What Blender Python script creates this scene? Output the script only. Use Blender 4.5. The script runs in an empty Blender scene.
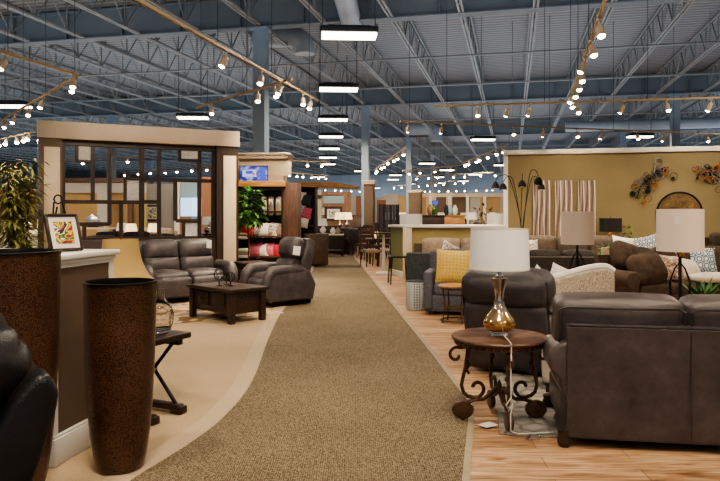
UPW, DNW, SPW, EXPO = 370, 130, 210, 0.27
import bpy, bmesh, math, random
from mathutils import Vector, Matrix, Euler
random.seed(7)
PI = math.pi
COL = bpy.context.scene.collection
# ------------------------------------------------------------------ camera
F, HX, HY, CH = 660.0, 360.0, 214.0, 1.55      # focal length in pixels, principal column, horizon row, eye height
def WX(px, Y): return (px - HX) / F * Y
def WZ(py, Y): return CH - (py - HY) / F * Y
def GY(py): return F * CH / (py - HY)
cam = bpy.data.cameras.new('camera'); camo = bpy.data.objects.new('camera', cam); COL.objects.link(camo)
camo.location = (0, 0, CH); camo.rotation_euler = (PI/2, 0, 0)
cam.sensor_width = 36; cam.lens = 36 * F / 720; cam.shift_y = -(240.5 - HY) / 720
cam.clip_end = 400
bpy.context.scene.camera = camo

# ------------------------------------------------------------------ materials
def lin(h):
    h = h.lstrip('#'); v = [int(h[i:i+2], 16) / 255 for i in (0, 2, 4)]
    return tuple(c / 12.92 if c <= .04045 else ((c + .055) / 1.055) ** 2.4 for c in v) + (1,)
class NT:
    def __init__(s, name):
        s.m = bpy.data.materials.new(name); s.m.use_nodes = True
        s.t = s.m.node_tree; s.b = s.t.nodes['Principled BSDF']
        s.tc = None
    def n(s, typ, **kw):
        n = s.t.nodes.new(typ)
        for k, v in kw.items():
            if k.startswith('_'): setattr(n, k[1:], v)
            else: n.inputs[k.replace('__', ' ')].default_value = v
        return n
    def l(s, a, b): s.t.links.new(a, b)
    def coord(s, scale=(1, 1, 1), rot=(0, 0, 0)):
        if not s.tc: s.tc = s.n('ShaderNodeTexCoord')
        mp = s.n('ShaderNodeMapping'); mp.inputs['Scale'].default_value = scale; mp.inputs['Rotation'].default_value = rot
        s.l(s.tc.outputs['Object'], mp.inputs['Vector']); return mp.outputs['Vector']
    def ramp(s, fac, stops, interp='LINEAR'):
        r = s.n('ShaderNodeValToRGB'); cr = r.color_ramp; cr.interpolation = interp
        while len(cr.elements) < len(stops): cr.elements.new(.5)
        for e, (p, c) in zip(cr.elements, stops): e.position = p; e.color = lin(c)
        s.l(fac, r.inputs['Fac']); return r.outputs['Color']
    def base(s, c): s.l(c, s.b.inputs['Base Color'])
    def bump(s, h, strength=.3, dist=.01):
        b = s.n('ShaderNodeBump', Strength=strength, Distance=dist); s.l(h, b.inputs['Height']); s.l(b.outputs['Normal'], s.b.inputs['Normal'])
    def set(s, **kw):
        for k, v in kw.items(): s.b.inputs[k.replace('__', ' ')].default_value = v
def mat(name, c, c2=None, rough=.6, metal=0, scale=8, bump=0, bscale=None, detail=4, spec=.5, stretch=(1, 1, 1), **kw):
    t = NT(name); t.set(Roughness=rough, Metallic=metal, **kw); t.b.inputs['Specular IOR Level'].default_value = spec
    if c2:
        nz = t.n('ShaderNodeTexNoise', Scale=scale, Detail=detail); t.l(t.coord(stretch), nz.inputs['Vector'])
        t.base(t.ramp(nz.outputs['Fac'], [(.3, c), (.7, c2)]))
    else: t.set(Base__Color=lin(c))
    if bump:
        nb = t.n('ShaderNodeTexNoise', Scale=bscale or scale * 6, Detail=5); t.l(t.coord(stretch), nb.inputs['Vector']); t.bump(nb.outputs['Fac'], bump, .01)
    return t.m
def emit(name, c, s, c2='#ffffff'):
    t = NT(name); t.set(Base__Color=lin(c), Emission__Color=lin(c), Emission__Strength=s, Roughness=.5); return t.m
def leather(name, c, c2, c3, rough=.42, scale=5):
    t = NT(name); t.set(Roughness=rough)
    nz = t.n('ShaderNodeTexNoise', Scale=scale, Detail=6, Roughness=.65); t.l(t.coord(), nz.inputs['Vector'])
    t.base(t.ramp(nz.outputs['Fac'], [(.28, c), (.5, c2), (.75, c3)]))
    v = t.n('ShaderNodeTexVoronoi', Scale=140); t.l(t.coord(), v.inputs['Vector'])
    n2 = t.n('ShaderNodeTexNoise', Scale=9, Detail=3); t.l(t.coord(), n2.inputs['Vector'])
    mx = t.n('ShaderNodeMath', _operation='MULTIPLY_ADD'); t.l(n2.outputs['Fac'], mx.inputs[0]); mx.inputs[1].default_value = 2.5; t.l(v.outputs['Distance'], mx.inputs[2])
    t.bump(mx.outputs[0], .2, .008); return t.m
def woodgrain(name, c, c2, c3, axis=(1, 12, 12), rough=.45, scale=3):
    t = NT(name); t.set(Roughness=rough)
    nz = t.n('ShaderNodeTexNoise', Scale=scale, Detail=6, Distortion=.6); t.l(t.coord(axis), nz.inputs['Vector'])
    t.base(t.ramp(nz.outputs['Fac'], [(.3, c), (.5, c2), (.72, c3)])); t.bump(nz.outputs['Fac'], .15, .004); return t.m

MT = {}
MT['leather_dark'] = leather('leather dark brown grey', '#262325', '#373234', '#4a4446')
MT['leather_fore'] = leather('leather distressed taupe', '#2d2829', '#433c3c', '#59504f', .38, 4)
MT['leather_black'] = leather('leather near black', '#0d0c0d', '#151415', '#201e1f', .36)
MT['leather_grey'] = leather('leather warm grey', '#373233', '#4b4546', '#625b5b', .38)
MT['leather_brown'] = leather('leather chocolate', '#2b1a12', '#3c261a', '#4d3323', .4)
MT['tub_leather'] = leather('tub chair leather', '#33241a', '#4a3627', '#5e4735', .4)
MT['fab_grey'] = mat('grey woven upholstery', '#505059', '#64646d', .9, bump=.4, bscale=260, scale=30)
MT['fab_teal'] = mat('charcoal green upholstery', '#34393a', '#454a4a', .9, bump=.3, bscale=200, scale=20)
MT['fab_char'] = mat('charcoal upholstery', '#26221f', '#35302c', .9, bump=.3, bscale=200, scale=20)
MT['fab_taupe'] = mat('taupe upholstery', '#4c4137', '#63564a', .92, bump=.3, bscale=200, scale=14)
MT['fab_mocha'] = mat('mocha chenille', '#33281f', '#4d3d30', .95, bump=.4, bscale=120, scale=9)
MT['fab_mocha_dark'] = mat('dark mocha chenille', '#2a201a', '#3d2f26', .95, bump=.4, bscale=120, scale=9)
MT['fab_cream'] = mat('cream upholstery', '#b3a698', '#c9bfb2', .92, bump=.2, bscale=160, scale=10)
MT['fab_white'] = mat('white cotton', '#c8c2ba', '#dcd7d0', .9, bump=.2, bscale=160, scale=10)
MT['fab_stone'] = mat('stone upholstery', '#857563', '#9c8b78', .92, bump=.25, bscale=160, scale=12)
MT['fab_red'] = mat('crimson plush', '#8e1626', '#b3263a', .9, scale=14)
MT['fab_pink'] = mat('rose plush', '#a3415a', '#bd6a7c', .9, scale=14)
MT['fab_navy'] = mat('navy cloth', '#20242f', '#303545', .9, scale=14)
MT['fab_brownthrow'] = mat('brown knit', '#5f5147', '#8a7d72', .95, scale=40, bump=.5, bscale=90)
MT['wood_espresso'] = woodgrain('espresso wood', '#1d120d', '#2a1b14', '#3a271c')
MT['wood_frame'] = woodgrain('dark walnut frame', '#22160f', '#2f2018', '#3c2a20', (12, 12, 1))
MT['wood_coffee'] = woodgrain('dark plank wood', '#20140e', '#33221a', '#483127')
MT['wood_mid'] = woodgrain('brown wood', '#38241a', '#4b3122', '#5f4130', (12, 12, 1))
MT['wood_red'] = woodgrain('reddish table wood', '#37231a', '#593c2c', '#7c5f4c', (3, 3, 3))
MT['wood_tan'] = woodgrain('tan wood', '#8a6238', '#a67945', '#bb9059')
MT['wood_orange'] = woodgrain('orange wood', '#75503a', '#896045', '#9b7354', (8, 8, 1))
MT['black_metal'] = mat('black metal', '#121110', rough=.4, metal=.6)
MT['iron'] = mat('brown iron', '#443023', '#674c38', .42, .5, scale=25, bump=.3)
MT['bronze'] = mat('bronze nail', '#a47645', rough=.35, metal=.9)
MT['silver'] = mat('silver metal', '#b9b9bb', rough=.25, metal=.95)
MT['brass'] = mat('brass', '#b08a3a', rough=.25, metal=.95)
MT['white_paint'] = mat('white paint', '#d9d5cd', rough=.5)
MT['cream_paint'] = mat('cream paint', '#c2b49c', '#cbbea7', .6, scale=3)
MT['taupe_paint'] = mat('taupe paint', '#5b4a3d', '#62503f', .7, scale=3)
MT['fascia'] = mat('beige fascia paint', '#b3a390', '#bdae9b', .55, scale=1.5)
MT['panel_cream'] = mat('cream panel', '#b8a78d', '#c4b49b', .45, scale=2)
MT['olive'] = mat('olive wall paint', '#6f6343', '#776a49', .7, scale=1.5, bump=.04, bscale=90)
MT['mustard'] = mat('mustard wall paint', '#958556', '#9f8f5f', .7, scale=1.5)
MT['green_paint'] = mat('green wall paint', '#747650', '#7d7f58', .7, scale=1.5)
MT['tan_wall'] = mat('tan wall paint', '#a5885c', '#b2966b', .75, scale=1)
MT['grey_wall'] = mat('pale grey wall', '#a3a09a', '#adaaa3', .75, scale=1)
MT['blue_wall'] = mat('pale blue wall', '#8fa9b3', '#9bb4bd', .75, scale=1)
MT['orange_wall'] = mat('orange wall', '#865c44', '#91674e', .7, scale=1)
MT['mirror'] = mat('mirror glass', '#9fb4cc', rough=.06, metal=1)
MT['shade_white'] = NT('white linen shade').m
def shade(name, c, e, trans=.35):
    t = NT(name); t.set(Roughness=.9, Base__Color=lin(c))
    w = t.n('ShaderNodeTexNoise', Scale=3, Detail=2); t.l(t.coord((40, 40, 400)), w.inputs['Vector']); t.bump(w.outputs['Fac'], .15, .003)
    if e: t.set(Emission__Color=lin(c), Emission__Strength=e)
    return t.m
MT['shade_white'] = shade('white pleated shade', '#dcd8d0', .10)
MT['shade_beige'] = shade('beige linen shade', '#b8a898', .03)
MT['shade_pink'] = shade('oatmeal linen shade', '#d3bfae', .10)
MT['shade_gold'] = shade('gold silk shade', '#a88d58', .04)
MT['shade_black'] = shade('black shade', '#17141a', 0)
MT['shade_lit'] = shade('glowing shade', '#ffe0b0', 1.1)
MT['leaf'] = mat('green leaf', '#1f4418', '#47752c', .4, scale=6)
MT['leaf_dark'] = mat('deep green leaf', '#142a10', '#36561f', .5, scale=6)
MT['bamboo_leaf'] = mat('olive bamboo leaf', '#4a4f1e', '#8c8b48', .55, scale=5)
MT['bark'] = mat('bark', '#3a281a', '#57412c', .9, scale=20, bump=.4)
MT['tag'] = mat('white tag card', '#dcdcda', rough=.6)
MT['ceil_metal'] = mat('blue grey steel paint', '#67717a', '#717b84', .6, scale=.6)
MT['column_paint'] = mat('pale blue grey column paint', '#8294a6', '#8c9dae', .6, scale=.8)
MT['joist'] = mat('grey steel joist', '#77797b', '#848686', .6, scale=1)
MT['duct'] = mat('grey duct', '#8a939c', '#969fa8', .5, scale=2)
MT['track'] = mat('cream track', '#b09a78', rough=.5)
MT['spot_body'] = mat('cream spotlight body', '#c9b9a0', rough=.45)
MT['spot_glow'] = emit('spotlight glow', '#ffe2b4', 40)
MT['spot_glow_far'] = emit('distant spotlight glow', '#ffe6c0', 45)
MT['bay_glow'] = emit('high bay diffuser', '#fff3dc', 7)
MT['bay_body'] = mat('dark fixture body', '#1e1f22', rough=.5)
MT['cable'] = mat('dark cable', '#3b3d40', rough=.7)
MT['white_cord'] = mat('white cord', '#d4d0c8', rough=.5)

def glass(name, c='#ffffff', rough=.03, alpha=None):
    t = NT(name); t.set(Base__Color=lin(c), Roughness=rough, IOR=1.2); t.b.inputs['Transmission Weight'].default_value = 1; return t.m
MT['glass'] = glass('clear bubble glass', '#ffffff')
# textured art-glass squares in the room divider
t = NT('frosted glass insert'); t.set(Roughness=.35)
v = t.n('ShaderNodeTexVoronoi', Scale=70); t.l(t.coord(), v.inputs['Vector'])
t.base(t.ramp(v.outputs['Distance'], [(.1, '#7f7c80'), (.6, '#cfcbcb')])); t.bump(v.outputs['Distance'], .5, .01); MT['insert'] = t.m
# mercury glass
t = NT('amber mercury glass'); t.set(Roughness=.14, Metallic=.85)
nz = t.n('ShaderNodeTexNoise', Scale=26, Detail=6); t.l(t.coord(), nz.inputs['Vector'])
sp = t.n('ShaderNodeSeparateXYZ'); t.l(t.coord(), sp.inputs[0])
ad = t.n('ShaderNodeMath', _operation='MULTIPLY_ADD'); t.l(nz.outputs['Fac'], ad.inputs[0]); ad.inputs[1].default_value = .7
ml = t.n('ShaderNodeMath', _operation='MULTIPLY'); t.l(sp.outputs['Z'], ml.inputs[0]); ml.inputs[1].default_value = 1.5; t.l(ml.outputs[0], ad.inputs[2])
t.base(t.ramp(ad.outputs[0], [(.3, '#b77a2a'), (.5, '#d9b071'), (.75, '#cfc2b2'), (.95, '#8f867c')])); MT['mercury'] = t.m
# crackled bronze of the tall vases: fine network of dark ridges on copper brown
t = NT('crackled bronze lacquer'); t.set(Roughness=.3, Metallic=.2)
v = t.n('ShaderNodeTexVoronoi', Scale=85, _feature='DISTANCE_TO_EDGE'); t.l(t.coord((1, 1, 1.3)), v.inputs['Vector'])
nz = t.n('ShaderNodeTexNoise', Scale=4, Detail=4); t.l(t.coord(), nz.inputs['Vector'])
mu = t.n('ShaderNodeMath', _operation='MULTIPLY'); t.l(v.outputs['Distance'], mu.inputs[0]); t.l(nz.outputs['Fac'], mu.inputs[1])
t.base(t.ramp(mu.outputs[0], [(.008, '#1a100b'), (.04, '#462d20'), (.13, '#6d4d39')])); t.bump(v.outputs['Distance'], .4, .004); MT['vase'] = t.m
MT['vase_in'] = mat('dark lacquer', '#120d0b', rough=.3)
# carpets and floor
def carpet(name, a, b, c, s=160, diag=False):
    t = NT(name); t.set(Roughness=1); t.b.inputs['Specular IOR Level'].default_value = .1
    nz = t.n('ShaderNodeTexNoise', Scale=s, Detail=2); t.l(t.coord((1, 1, 1), (0, 0, .6)), nz.inputs['Vector'])
    n3 = t.n('ShaderNodeTexNoise', Scale=1.2, Detail=3); t.l(t.coord(), n3.inputs['Vector'])
    fac = nz.outputs['Fac']
    if diag:
        w = t.n('ShaderNodeTexChecker', Scale=105); t.l(t.coord((1, 1, 0), (0, 0, .78)), w.inputs['Vector'])
        m = t.n('ShaderNodeMath', _operation='MULTIPLY_ADD'); t.l(w.outputs['Fac'], m.inputs[0]); m.inputs[1].default_value = .2
        m2 = t.n('ShaderNodeMath', _operation='MULTIPLY_ADD'); t.l(nz.outputs['Fac'], m2.inputs[0]); m2.inputs[1].default_value = 1.3; m2.inputs[2].default_value = -.25
        t.l(m2.outputs[0], m.inputs[2]); fac = m.outputs[0]
    a3 = t.n('ShaderNodeMath', _operation='MULTIPLY_ADD'); t.l(n3.outputs['Fac'], a3.inputs[0]); a3.inputs[1].default_value = .15; t.l(fac, a3.inputs[2])
    t.base(t.ramp(a3.outputs[0], [(.3, a), (.57, b), (.85, c)])); t.bump(nz.outputs['Fac'], .5, .01); return t.m
MT['carpet_aisle'] = carpet('aisle carpet tweed', '#43392c', '#70634f', '#9b8e79', 90, True)
MT['carpet_beige'] = carpet('beige carpet', '#a18d6f', '#b59f80', '#c5b092', 200)
MT['carpet_edge'] = carpet('pale carpet border', '#a9957a', '#bba78c', '#c9b69c', 200)
MT['trim_strip'] = mat('pale floor strip', '#94856e', '#a1927b', .6, scale=10)
def planks(name, ang):
    t = NT(name); t.set(Roughness=.38)
    co = t.coord((1, 1, 1), (0, 0, ang))
    br = t.n('ShaderNodeTexBrick', Scale=1.0, Mortar__Size=.002, Brick__Width=1.5, Row__Height=.17, Bias=0.0)
    br.offset = .37; br.inputs['Color1'].default_value = (.0, .0, .0, 1); br.inputs['Color2'].default_value = (1, 1, 1, 1); br.inputs['Mortar'].default_value = (.2, .2, .2, 1)
    t.l(co, br.inputs['Vector'])
    nz = t.n('ShaderNodeTexNoise', Scale=2.2, Detail=7, Distortion=1.2); t.l(t.coord((1.2, 9, 1), (0, 0, ang)), nz.inputs['Vector'])
    m = t.n('ShaderNodeMath', _operation='MULTIPLY_ADD'); t.l(br.outputs['Color'], m.inputs[0]); m.inputs[1].default_value = .22
    m2 = t.n('ShaderNodeMath', _operation='MULTIPLY_ADD'); t.l(nz.outputs['Fac'], m2.inputs[0]); m2.inputs[1].default_value = 1.25; m2.inputs[2].default_value = -.2
    t.l(m2.outputs[0], m.inputs[2])
    c = t.ramp(m.outputs[0], [(.22, '#6a4c36'), (.42, '#9c7656'), (.62, '#be9b79'), (.9, '#d3b898')])
    mx = t.n('ShaderNodeMix', _data_type='RGBA'); mx.inputs['Factor'].default_value = 0; t.l(br.outputs['Fac'], mx.inputs['Factor']); t.l(c, mx.inputs[6]); mx.inputs[7].default_value = lin('#3a2413')
    t.base(mx.outputs[2]); return t.m
MT['planks'] = planks('hickory plank floor', .05)
# corrugated deck
t = NT('ribbed steel deck'); t.set(Roughness=.7)
w = t.n('ShaderNodeTexWave', Scale=1.1, Distortion=0); w.bands_direction = 'Y'; t.l(t.coord(), w.inputs['Vector'])
nz = t.n('ShaderNodeTexNoise', Scale=.15, Detail=2); t.l(t.coord(), nz.inputs['Vector'])
t.base(t.ramp(w.outputs['Fac'], [(.05, '#5c5f63'), (.5, '#787b7e'), (1, '#828486')])); t.bump(w.outputs['Fac'], .6, .05); MT['deck'] = t.m
MT['far_wall'] = mat('far blue grey wall', '#747f8a', '#7f8a95', .8, scale=.3)

# ------------------------------------------------------------------ mesh helpers
def rotm(r): return Euler(r, 'XYZ').to_matrix().to_4x4()
class S:
    def __init__(s): s.bm = bmesh.new()
    def add(s, tmp, M=None):
        if M is not None: tmp.transform(M)
        me = bpy.data.meshes.new('tmp'); tmp.to_mesh(me); s.bm.from_mesh(me); bpy.data.meshes.remove(me); tmp.free(); return s
    def box(s, c, d, bev=0, seg=2, rot=(0, 0, 0)):
        t = bmesh.new(); bmesh.ops.create_cube(t, size=1)
        for v in t.verts: v.co = Vector((v.co.x * d[0], v.co.y * d[1], v.co.z * d[2]))
        if bev: bmesh.ops.bevel(t, geom=t.edges[:], offset=min(bev, min(d) * .49), segments=seg, profile=.5, affect='EDGES')
        return s.add(t, Matrix.Translation(c) @ rotm(rot))
    def cushion(s, c, d, r=.06, puff=(0, 0, 0), rot=(0, 0, 0), res=7, sag=0):
        t = bmesh.new(); bmesh.ops.create_cube(t, size=2); bmesh.ops.subdivide_edges(t, edges=t.edges[:], cuts=res, use_grid_fill=True)
        h = [x / 2 for x in d]; r = min(r, min(h) * .98)
        for v in t.verts:
            p = [math.copysign(abs(a) ** .62, a) for a in v.co]
            q = [p[i] * h[i] for i in range(3)]
            k = [max(-(h[i] - r), min(h[i] - r, q[i])) for i in range(3)]
            dv = Vector([q[i] - k[i] for i in range(3)])
            if dv.length > 1e-6: dv = dv.normalized() * r
            u = [p[i] for i in range(3)]
            for i in range(3):
                j, l = (i + 1) % 3, (i + 2) % 3
                dv[i] += puff[i] * (1 - u[j] ** 2) * (1 - u[l] ** 2) * u[i]
            v.co = Vector(k) + dv
            if sag: v.co.z -= sag * math.sin(u[0] * 5 + u[1] * 3) * .5
        return s.add(t, Matrix.Translation(c) @ rotm(rot))
    def pillow(s, c, w, h, th, rot=(0, 0, 0), n=10):     # square scatter pillow standing in the local XZ plane
        t = bmesh.new(); g = {}
        for side in (0, 1):
            for i in range(n + 1):
                for j in range(n + 1):
                    u, v = 2 * i / n - 1, 2 * j / n - 1
                    edge = i in (0, n) or j in (0, n)
                    if side and edge: g[1, i, j] = g[0, i, j]; continue
                    k = ((1 - u * u) * (1 - v * v)) ** .42
                    x = w / 2 * u * (1 - .07 * (1 - v * v)); z = h / 2 * v * (1 - .07 * (1 - u * u))
                    g[side, i, j] = t.verts.new((x, (th / 2 * k) * (1 if side else -1), z))
        for side in (0, 1):
            for i in range(n):
                for j in range(n):
                    q = [g[side, i, j], g[side, i + 1, j], g[side, i + 1, j + 1], g[side, i, j + 1]]
                    t.faces.new(q if side == 0 else q[::-1])
        return s.add(t, Matrix.Translation(c) @ rotm(rot))
    def lathe(s, prof, c=(0, 0, 0), seg=24, rot=(0, 0, 0), caps=True, sx=1, sy=1):
        t = bmesh.new(); rings = []
        for r, z in prof:
            rings.append([t.verts.new((r * sx * math.cos(2 * PI * k / seg), r * sy * math.sin(2 * PI * k / seg), z)) for k in range(seg)])
        for a, b in zip(rings, rings[1:]):
            for k in range(seg): t.faces.new((a[k], a[(k + 1) % seg], b[(k + 1) % seg], b[k]))
        if caps:
            if prof[0][0] > 1e-4: t.faces.new(rings[0][::-1])
            if prof[-1][0] > 1e-4: t.faces.new(rings[-1])
        bmesh.ops.remove_doubles(t, verts=t.verts[:], dist=1e-5)
        return s.add(t, Matrix.Translation(c) @ rotm(rot))
    def cyl(s, c, r, h, seg=20, rot=(0, 0, 0), r2=None): return s.lathe([(r, -h / 2), (r if r2 is None else r2, h / 2)], c, seg, rot)
    def ball(s, c, r, seg=16, sc=(1, 1, 1)):
        t = bmesh.new(); bmesh.ops.create_uvsphere(t, u_segments=seg, v_segments=max(6, seg // 2), radius=r)
        for v in t.verts: v.co = Vector((v.co.x * sc[0], v.co.y * sc[1], v.co.z * sc[2]))
        return s.add(t, Matrix.Translation(c))
    def tube(s, pts, r, seg=8, closed=False):
        pts = [Vector(p) for p in pts]; n = len(pts); t = bmesh.new(); rings = []
        up = None
        for i, p in enumerate(pts):
            a = pts[(i - 1) % n] if closed or i else p; b = pts[(i + 1) % n] if closed or i < n - 1 else p
            d = (b - a).normalized() if (b - a).length > 1e-9 else Vector((0, 0, 1))
            if up is None: up = d.orthogonal().normalized()
            up = (up - d * up.dot(d)); up = up.normalized() if up.length > 1e-6 else d.orthogonal().normalized()
            w = d.cross(up); rr = r[i] if isinstance(r, (list, tuple)) else r
            rings.append([t.verts.new(p + (up * math.cos(2 * PI * k / seg) + w * math.sin(2 * PI * k / seg)) * rr) for k in range(seg)])
        for i in range(n if closed else n - 1):
            a, b = rings[i], rings[(i + 1) % n]
            for k in range(seg): t.faces.new((a[k], a[(k + 1) % seg], b[(k + 1) % seg], b[k]))
        if not closed: t.faces.new(rings[0][::-1]); t.faces.new(rings[-1])
        bmesh.ops.recalc_face_normals(t, faces=t.faces[:])
        return s.add(t)
    def prism(s, poly, a, b, axis='y', bev=0, M=None):      # polygon extruded along an axis from a to b
        t = bmesh.new()
        def P(p, k): return {'y': (p[0], k, p[1]), 'x': (k, p[0], p[1]), 'z': (p[0], p[1], k)}[axis]
        A = [t.verts.new(P(p, a)) for p in poly]; B = [t.verts.new(P(p, b)) for p in poly]; n = len(poly)
        fa = t.faces.new(A); fb = t.faces.new(B[::-1])
        for i in range(n): t.faces.new((A[i], B[i], B[(i + 1) % n], A[(i + 1) % n]))
        bmesh.ops.recalc_face_normals(t, faces=t.faces[:])
        if bev: bmesh.ops.bevel(t, geom=list({e for f in (fa, fb) for e in f.edges}), offset=bev, segments=3, profile=.5, affect='EDGES')
        return s.add(t, M)
    def quad(s, pts):
        s.bm.faces.new([s.bm.verts.new(p) for p in pts]); return s
    def build(s, name, m, parent=None, smooth=True, ang=40, loc=None, rz=0):
        me = bpy.data.meshes.new(name); s.bm.to_mesh(me); s.bm.free()
        me.materials.append(MT[m] if isinstance(m, str) else m)
        if smooth:
            for p in me.polygons: p.use_smooth = True
            me.set_sharp_from_angle(angle=math.radians(ang))
        o = bpy.data.objects.new(name, me); COL.objects.link(o)
        if parent: o.parent = parent
        if loc is not None: o.location = loc; o.rotation_euler = (0, 0, rz)
        return o
def tag(o, label=None, cat=None, group=None, kind=None):
    for k, v in (('label', label), ('category', cat), ('group', group), ('kind', kind)):
        if v: o[k] = v
    return o
def thing(name, label, cat, loc=(0, 0, 0), rz=0, group=None):
    o = bpy.data.objects.new(name, None); COL.objects.link(o); o.location = loc; o.rotation_euler = (0, 0, rz); o.empty_display_size = .1
    return tag(o, label, cat, group)
def dup(root, loc, rz=None, label=None, group=None, rot=None, scale=None):
    def cp(o, par):
        c = o.copy(); COL.objects.link(c)
        if par: c.parent = par
        for ch in o.children: cp(ch, c)
        return c
    kids = list(root.children)
    r = root.copy(); COL.objects.link(r)
    for k in kids: cp(k, r)
    r.location = loc
    if rot is not None: r.rotation_euler = rot
    elif rz is not None: r.rotation_euler = (0, 0, rz)
    if scale: r.scale = scale
    if label: r['label'] = label
    if group: r['group'] = group
    return r
def struct(o): o['kind'] = 'structure'; return o
# ------------------------------------------------------------------ building shell (grid turned 13 degrees from the view)
GA = math.radians(13); GB = Vector((math.cos(GA), -math.sin(GA), 0)); GJ = Vector((math.sin(GA), math.cos(GA), 0))
def BP(t, s, z=0): v = GB * t + GJ * s; return Vector((v.x, v.y, z))
ZB, ZT = 7.0, 7.9
S_BEAM = [18.25 + 14.22 * k for k in range(-1, 6)]
def visible_x(p, m=60):
    if p.y < 3: return False
    return -m < HX + F * p.x / p.y < 720 + m
def fbox(c, d): return S().box(c, d)
fl = S().quad([(-90, -30, 0), (90, -30, 0), (90, 110, 0), (-90, 110, 0)]).build('floor', 'planks', smooth=False); struct(fl)
ce = S().box((0, 45, 8.02), (150, 140, .08)).build('ceiling', 'deck', smooth=False, loc=(0, 0, 0), rz=-GA); struct(ce)
fw = S().box((0, 0, 4.0), (150, .3, 8.0)).build('wall_back', 'far_wall', smooth=False, loc=BP(0, 97), rz=-GA); struct(fw)
for t_, nm in ((-62, 'wall_left'), (62, 'wall_right')): struct(S().box((0, 0, 4.0), (.3, 140, 8.0)).build(nm, 'far_wall', smooth=False, loc=BP(t_, 40), rz=-GA))
for s_ in S_BEAM:
    b = S().box((0, 0, ZB + .45), (120, .03, .9)).box((0, 0, ZB + .02), (120, .34, .04)).box((0, 0, ZT - .02), (120, .34, .04))
    for k in range(-25, 26): b.box((k * 1.95, 0, ZB + .45), (.02, .3, .86))
    struct(b.build('ceiling_beam', 'ceil_metal', smooth=False, loc=BP(0, s_), rz=-GA))
# open-web joists: one mesh, shared by every copy
L = 14.2; j = S()
for dx in (-.05, .05):
    j.box((dx, 0, ZB + .05), (.06, L - .3, .06)); j.box((dx, 0, ZT + .02), (.06, L - .1, .06))
NP = 20
for i in range(NP):
    y0 = -L / 2 + .2 + (L - .4) * i / NP; y1 = y0 + (L - .4) / NP; za, zb = (ZB + .06, ZT) if i % 2 else (ZT, ZB + .06)
    j.tube([(0, y0, za), (0, y1, zb)], .022, 5)
    if i % 2 == 0: j.box((0, y1, ZB + .45), (.03, .05, .86))
jm = j.build('ceiling_joist', 'joist', smooth=False); struct(jm); first = True
for k in range(0, 6):
    s_ = S_BEAM[k] + 7.11
    for i in range(-30, 31):
        t_ = i * 1.95 + .6
        a, b = BP(t_, s_ - 7.1), BP(t_, s_ + 7.1)
        if not (visible_x(a) or visible_x(b)) or b.y < 16: continue
        if first: o = jm; first = False
        else: o = jm.copy(); COL.objects.link(o)
        o.location = BP(t_, s_); o.rotation_euler = (0, 0, -GA)
for k in range(1, 6):
    for m in range(-4, 5):
        p = BP(-7.2 + 14.4 * m, S_BEAM[k])
        if k == 1 and m == 1 or not visible_x(p, 10): continue
        c = S().box((0, 0, ZB / 2), (.36, .04, ZB)).box((0, .17, ZB / 2), (.36, .03, ZB)).box((0, -.17, ZB / 2), (.36, .03, ZB)).box((0, 0, ZB - .03), (.5, .5, .06)).box((0, 0, .02), (.55, .55, .04)).box((.16, 0, ZB / 2), (.03, .34, ZB)).box((-.16, 0, ZB / 2), (.03, .34, ZB))
        struct(c.build('steel_column', 'column_paint', smooth=False, loc=p, rz=-GA))
# sprinkler mains, a round duct and its elbow
for s_, z_, lab in ((22.5, 6.9, 'thin grey sprinkler pipe crossing the nearest roof bay'), (27.5, 6.9, 'thin grey sprinkler pipe in the middle of the second roof bay'), (37.5, 6.9, 'thin grey sprinkler pipe beyond the second roof beam'), (53, 6.85, 'thin grey sprinkler pipe across the far roof bays')):
    p = S().tube([BP(-40, s_, z_), BP(40, s_, z_)], .035, 8)
    for t_ in range(-36, 40, 6): p.tube([BP(t_, s_, z_), BP(t_, s_, 7.95)], .012, 5)
    tag(p.build('sprinkler_pipe', 'joist'), lab, 'pipe')
def P3(px, py, Y): return Vector((WX(px, Y), Y, WZ(py, Y)))
d = S()
pts = [P3(262, 37, 21.6), P3(292, 37, 21.6)] + [P3(292 + 13 * math.sin(a), 50 - 13 * math.cos(a), 21.6) for a in (0.4, .8, 1.2, 1.57)] + [P3(305, 54, 21.6)]
d.tube([P3(252, 37, 21.6)] + pts, .33, 18)
for q in (0, 1): d.tube([pts[q] - Vector((.03, 0, 0)), pts[q] + Vector((.03, 0, 0))], .37, 18)
tag(d.build('duct_elbow', 'duct'), 'round grey ventilation duct bending downward beside the large steel column', 'duct')
d = S(); a = BP(-1.2, 8, 6.55); b = BP(-1.2, 20.2, 6.55)
a = P3(330, -60, 14.5); b = P3(352, 24, 19.2)
d.tube([a, b], .3, 18); d.tube([b, b + (b - a).normalized() * .1], .34, 18)
tag(d.build('duct', 'duct'), 'straight round grey duct running under the roof above the nearest hanging light', 'duct')
d = S(); d.tube([BP(3, 40, 6.6), BP(30, 40, 6.6)], .3, 14)
tag(d.build('duct', 'duct'), 'long round grey duct crossing high beyond the olive wall', 'duct')
d = S(); d.tube([P3(405, 128, 46), P3(428, 128, 46), P3(434, 131, 46), P3(436, 137, 46), P3(436, 141, 46)], .5, 14)
tag(d.build('duct_elbow', 'duct'), 'distant round duct bending down near the far steel column', 'duct')

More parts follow.
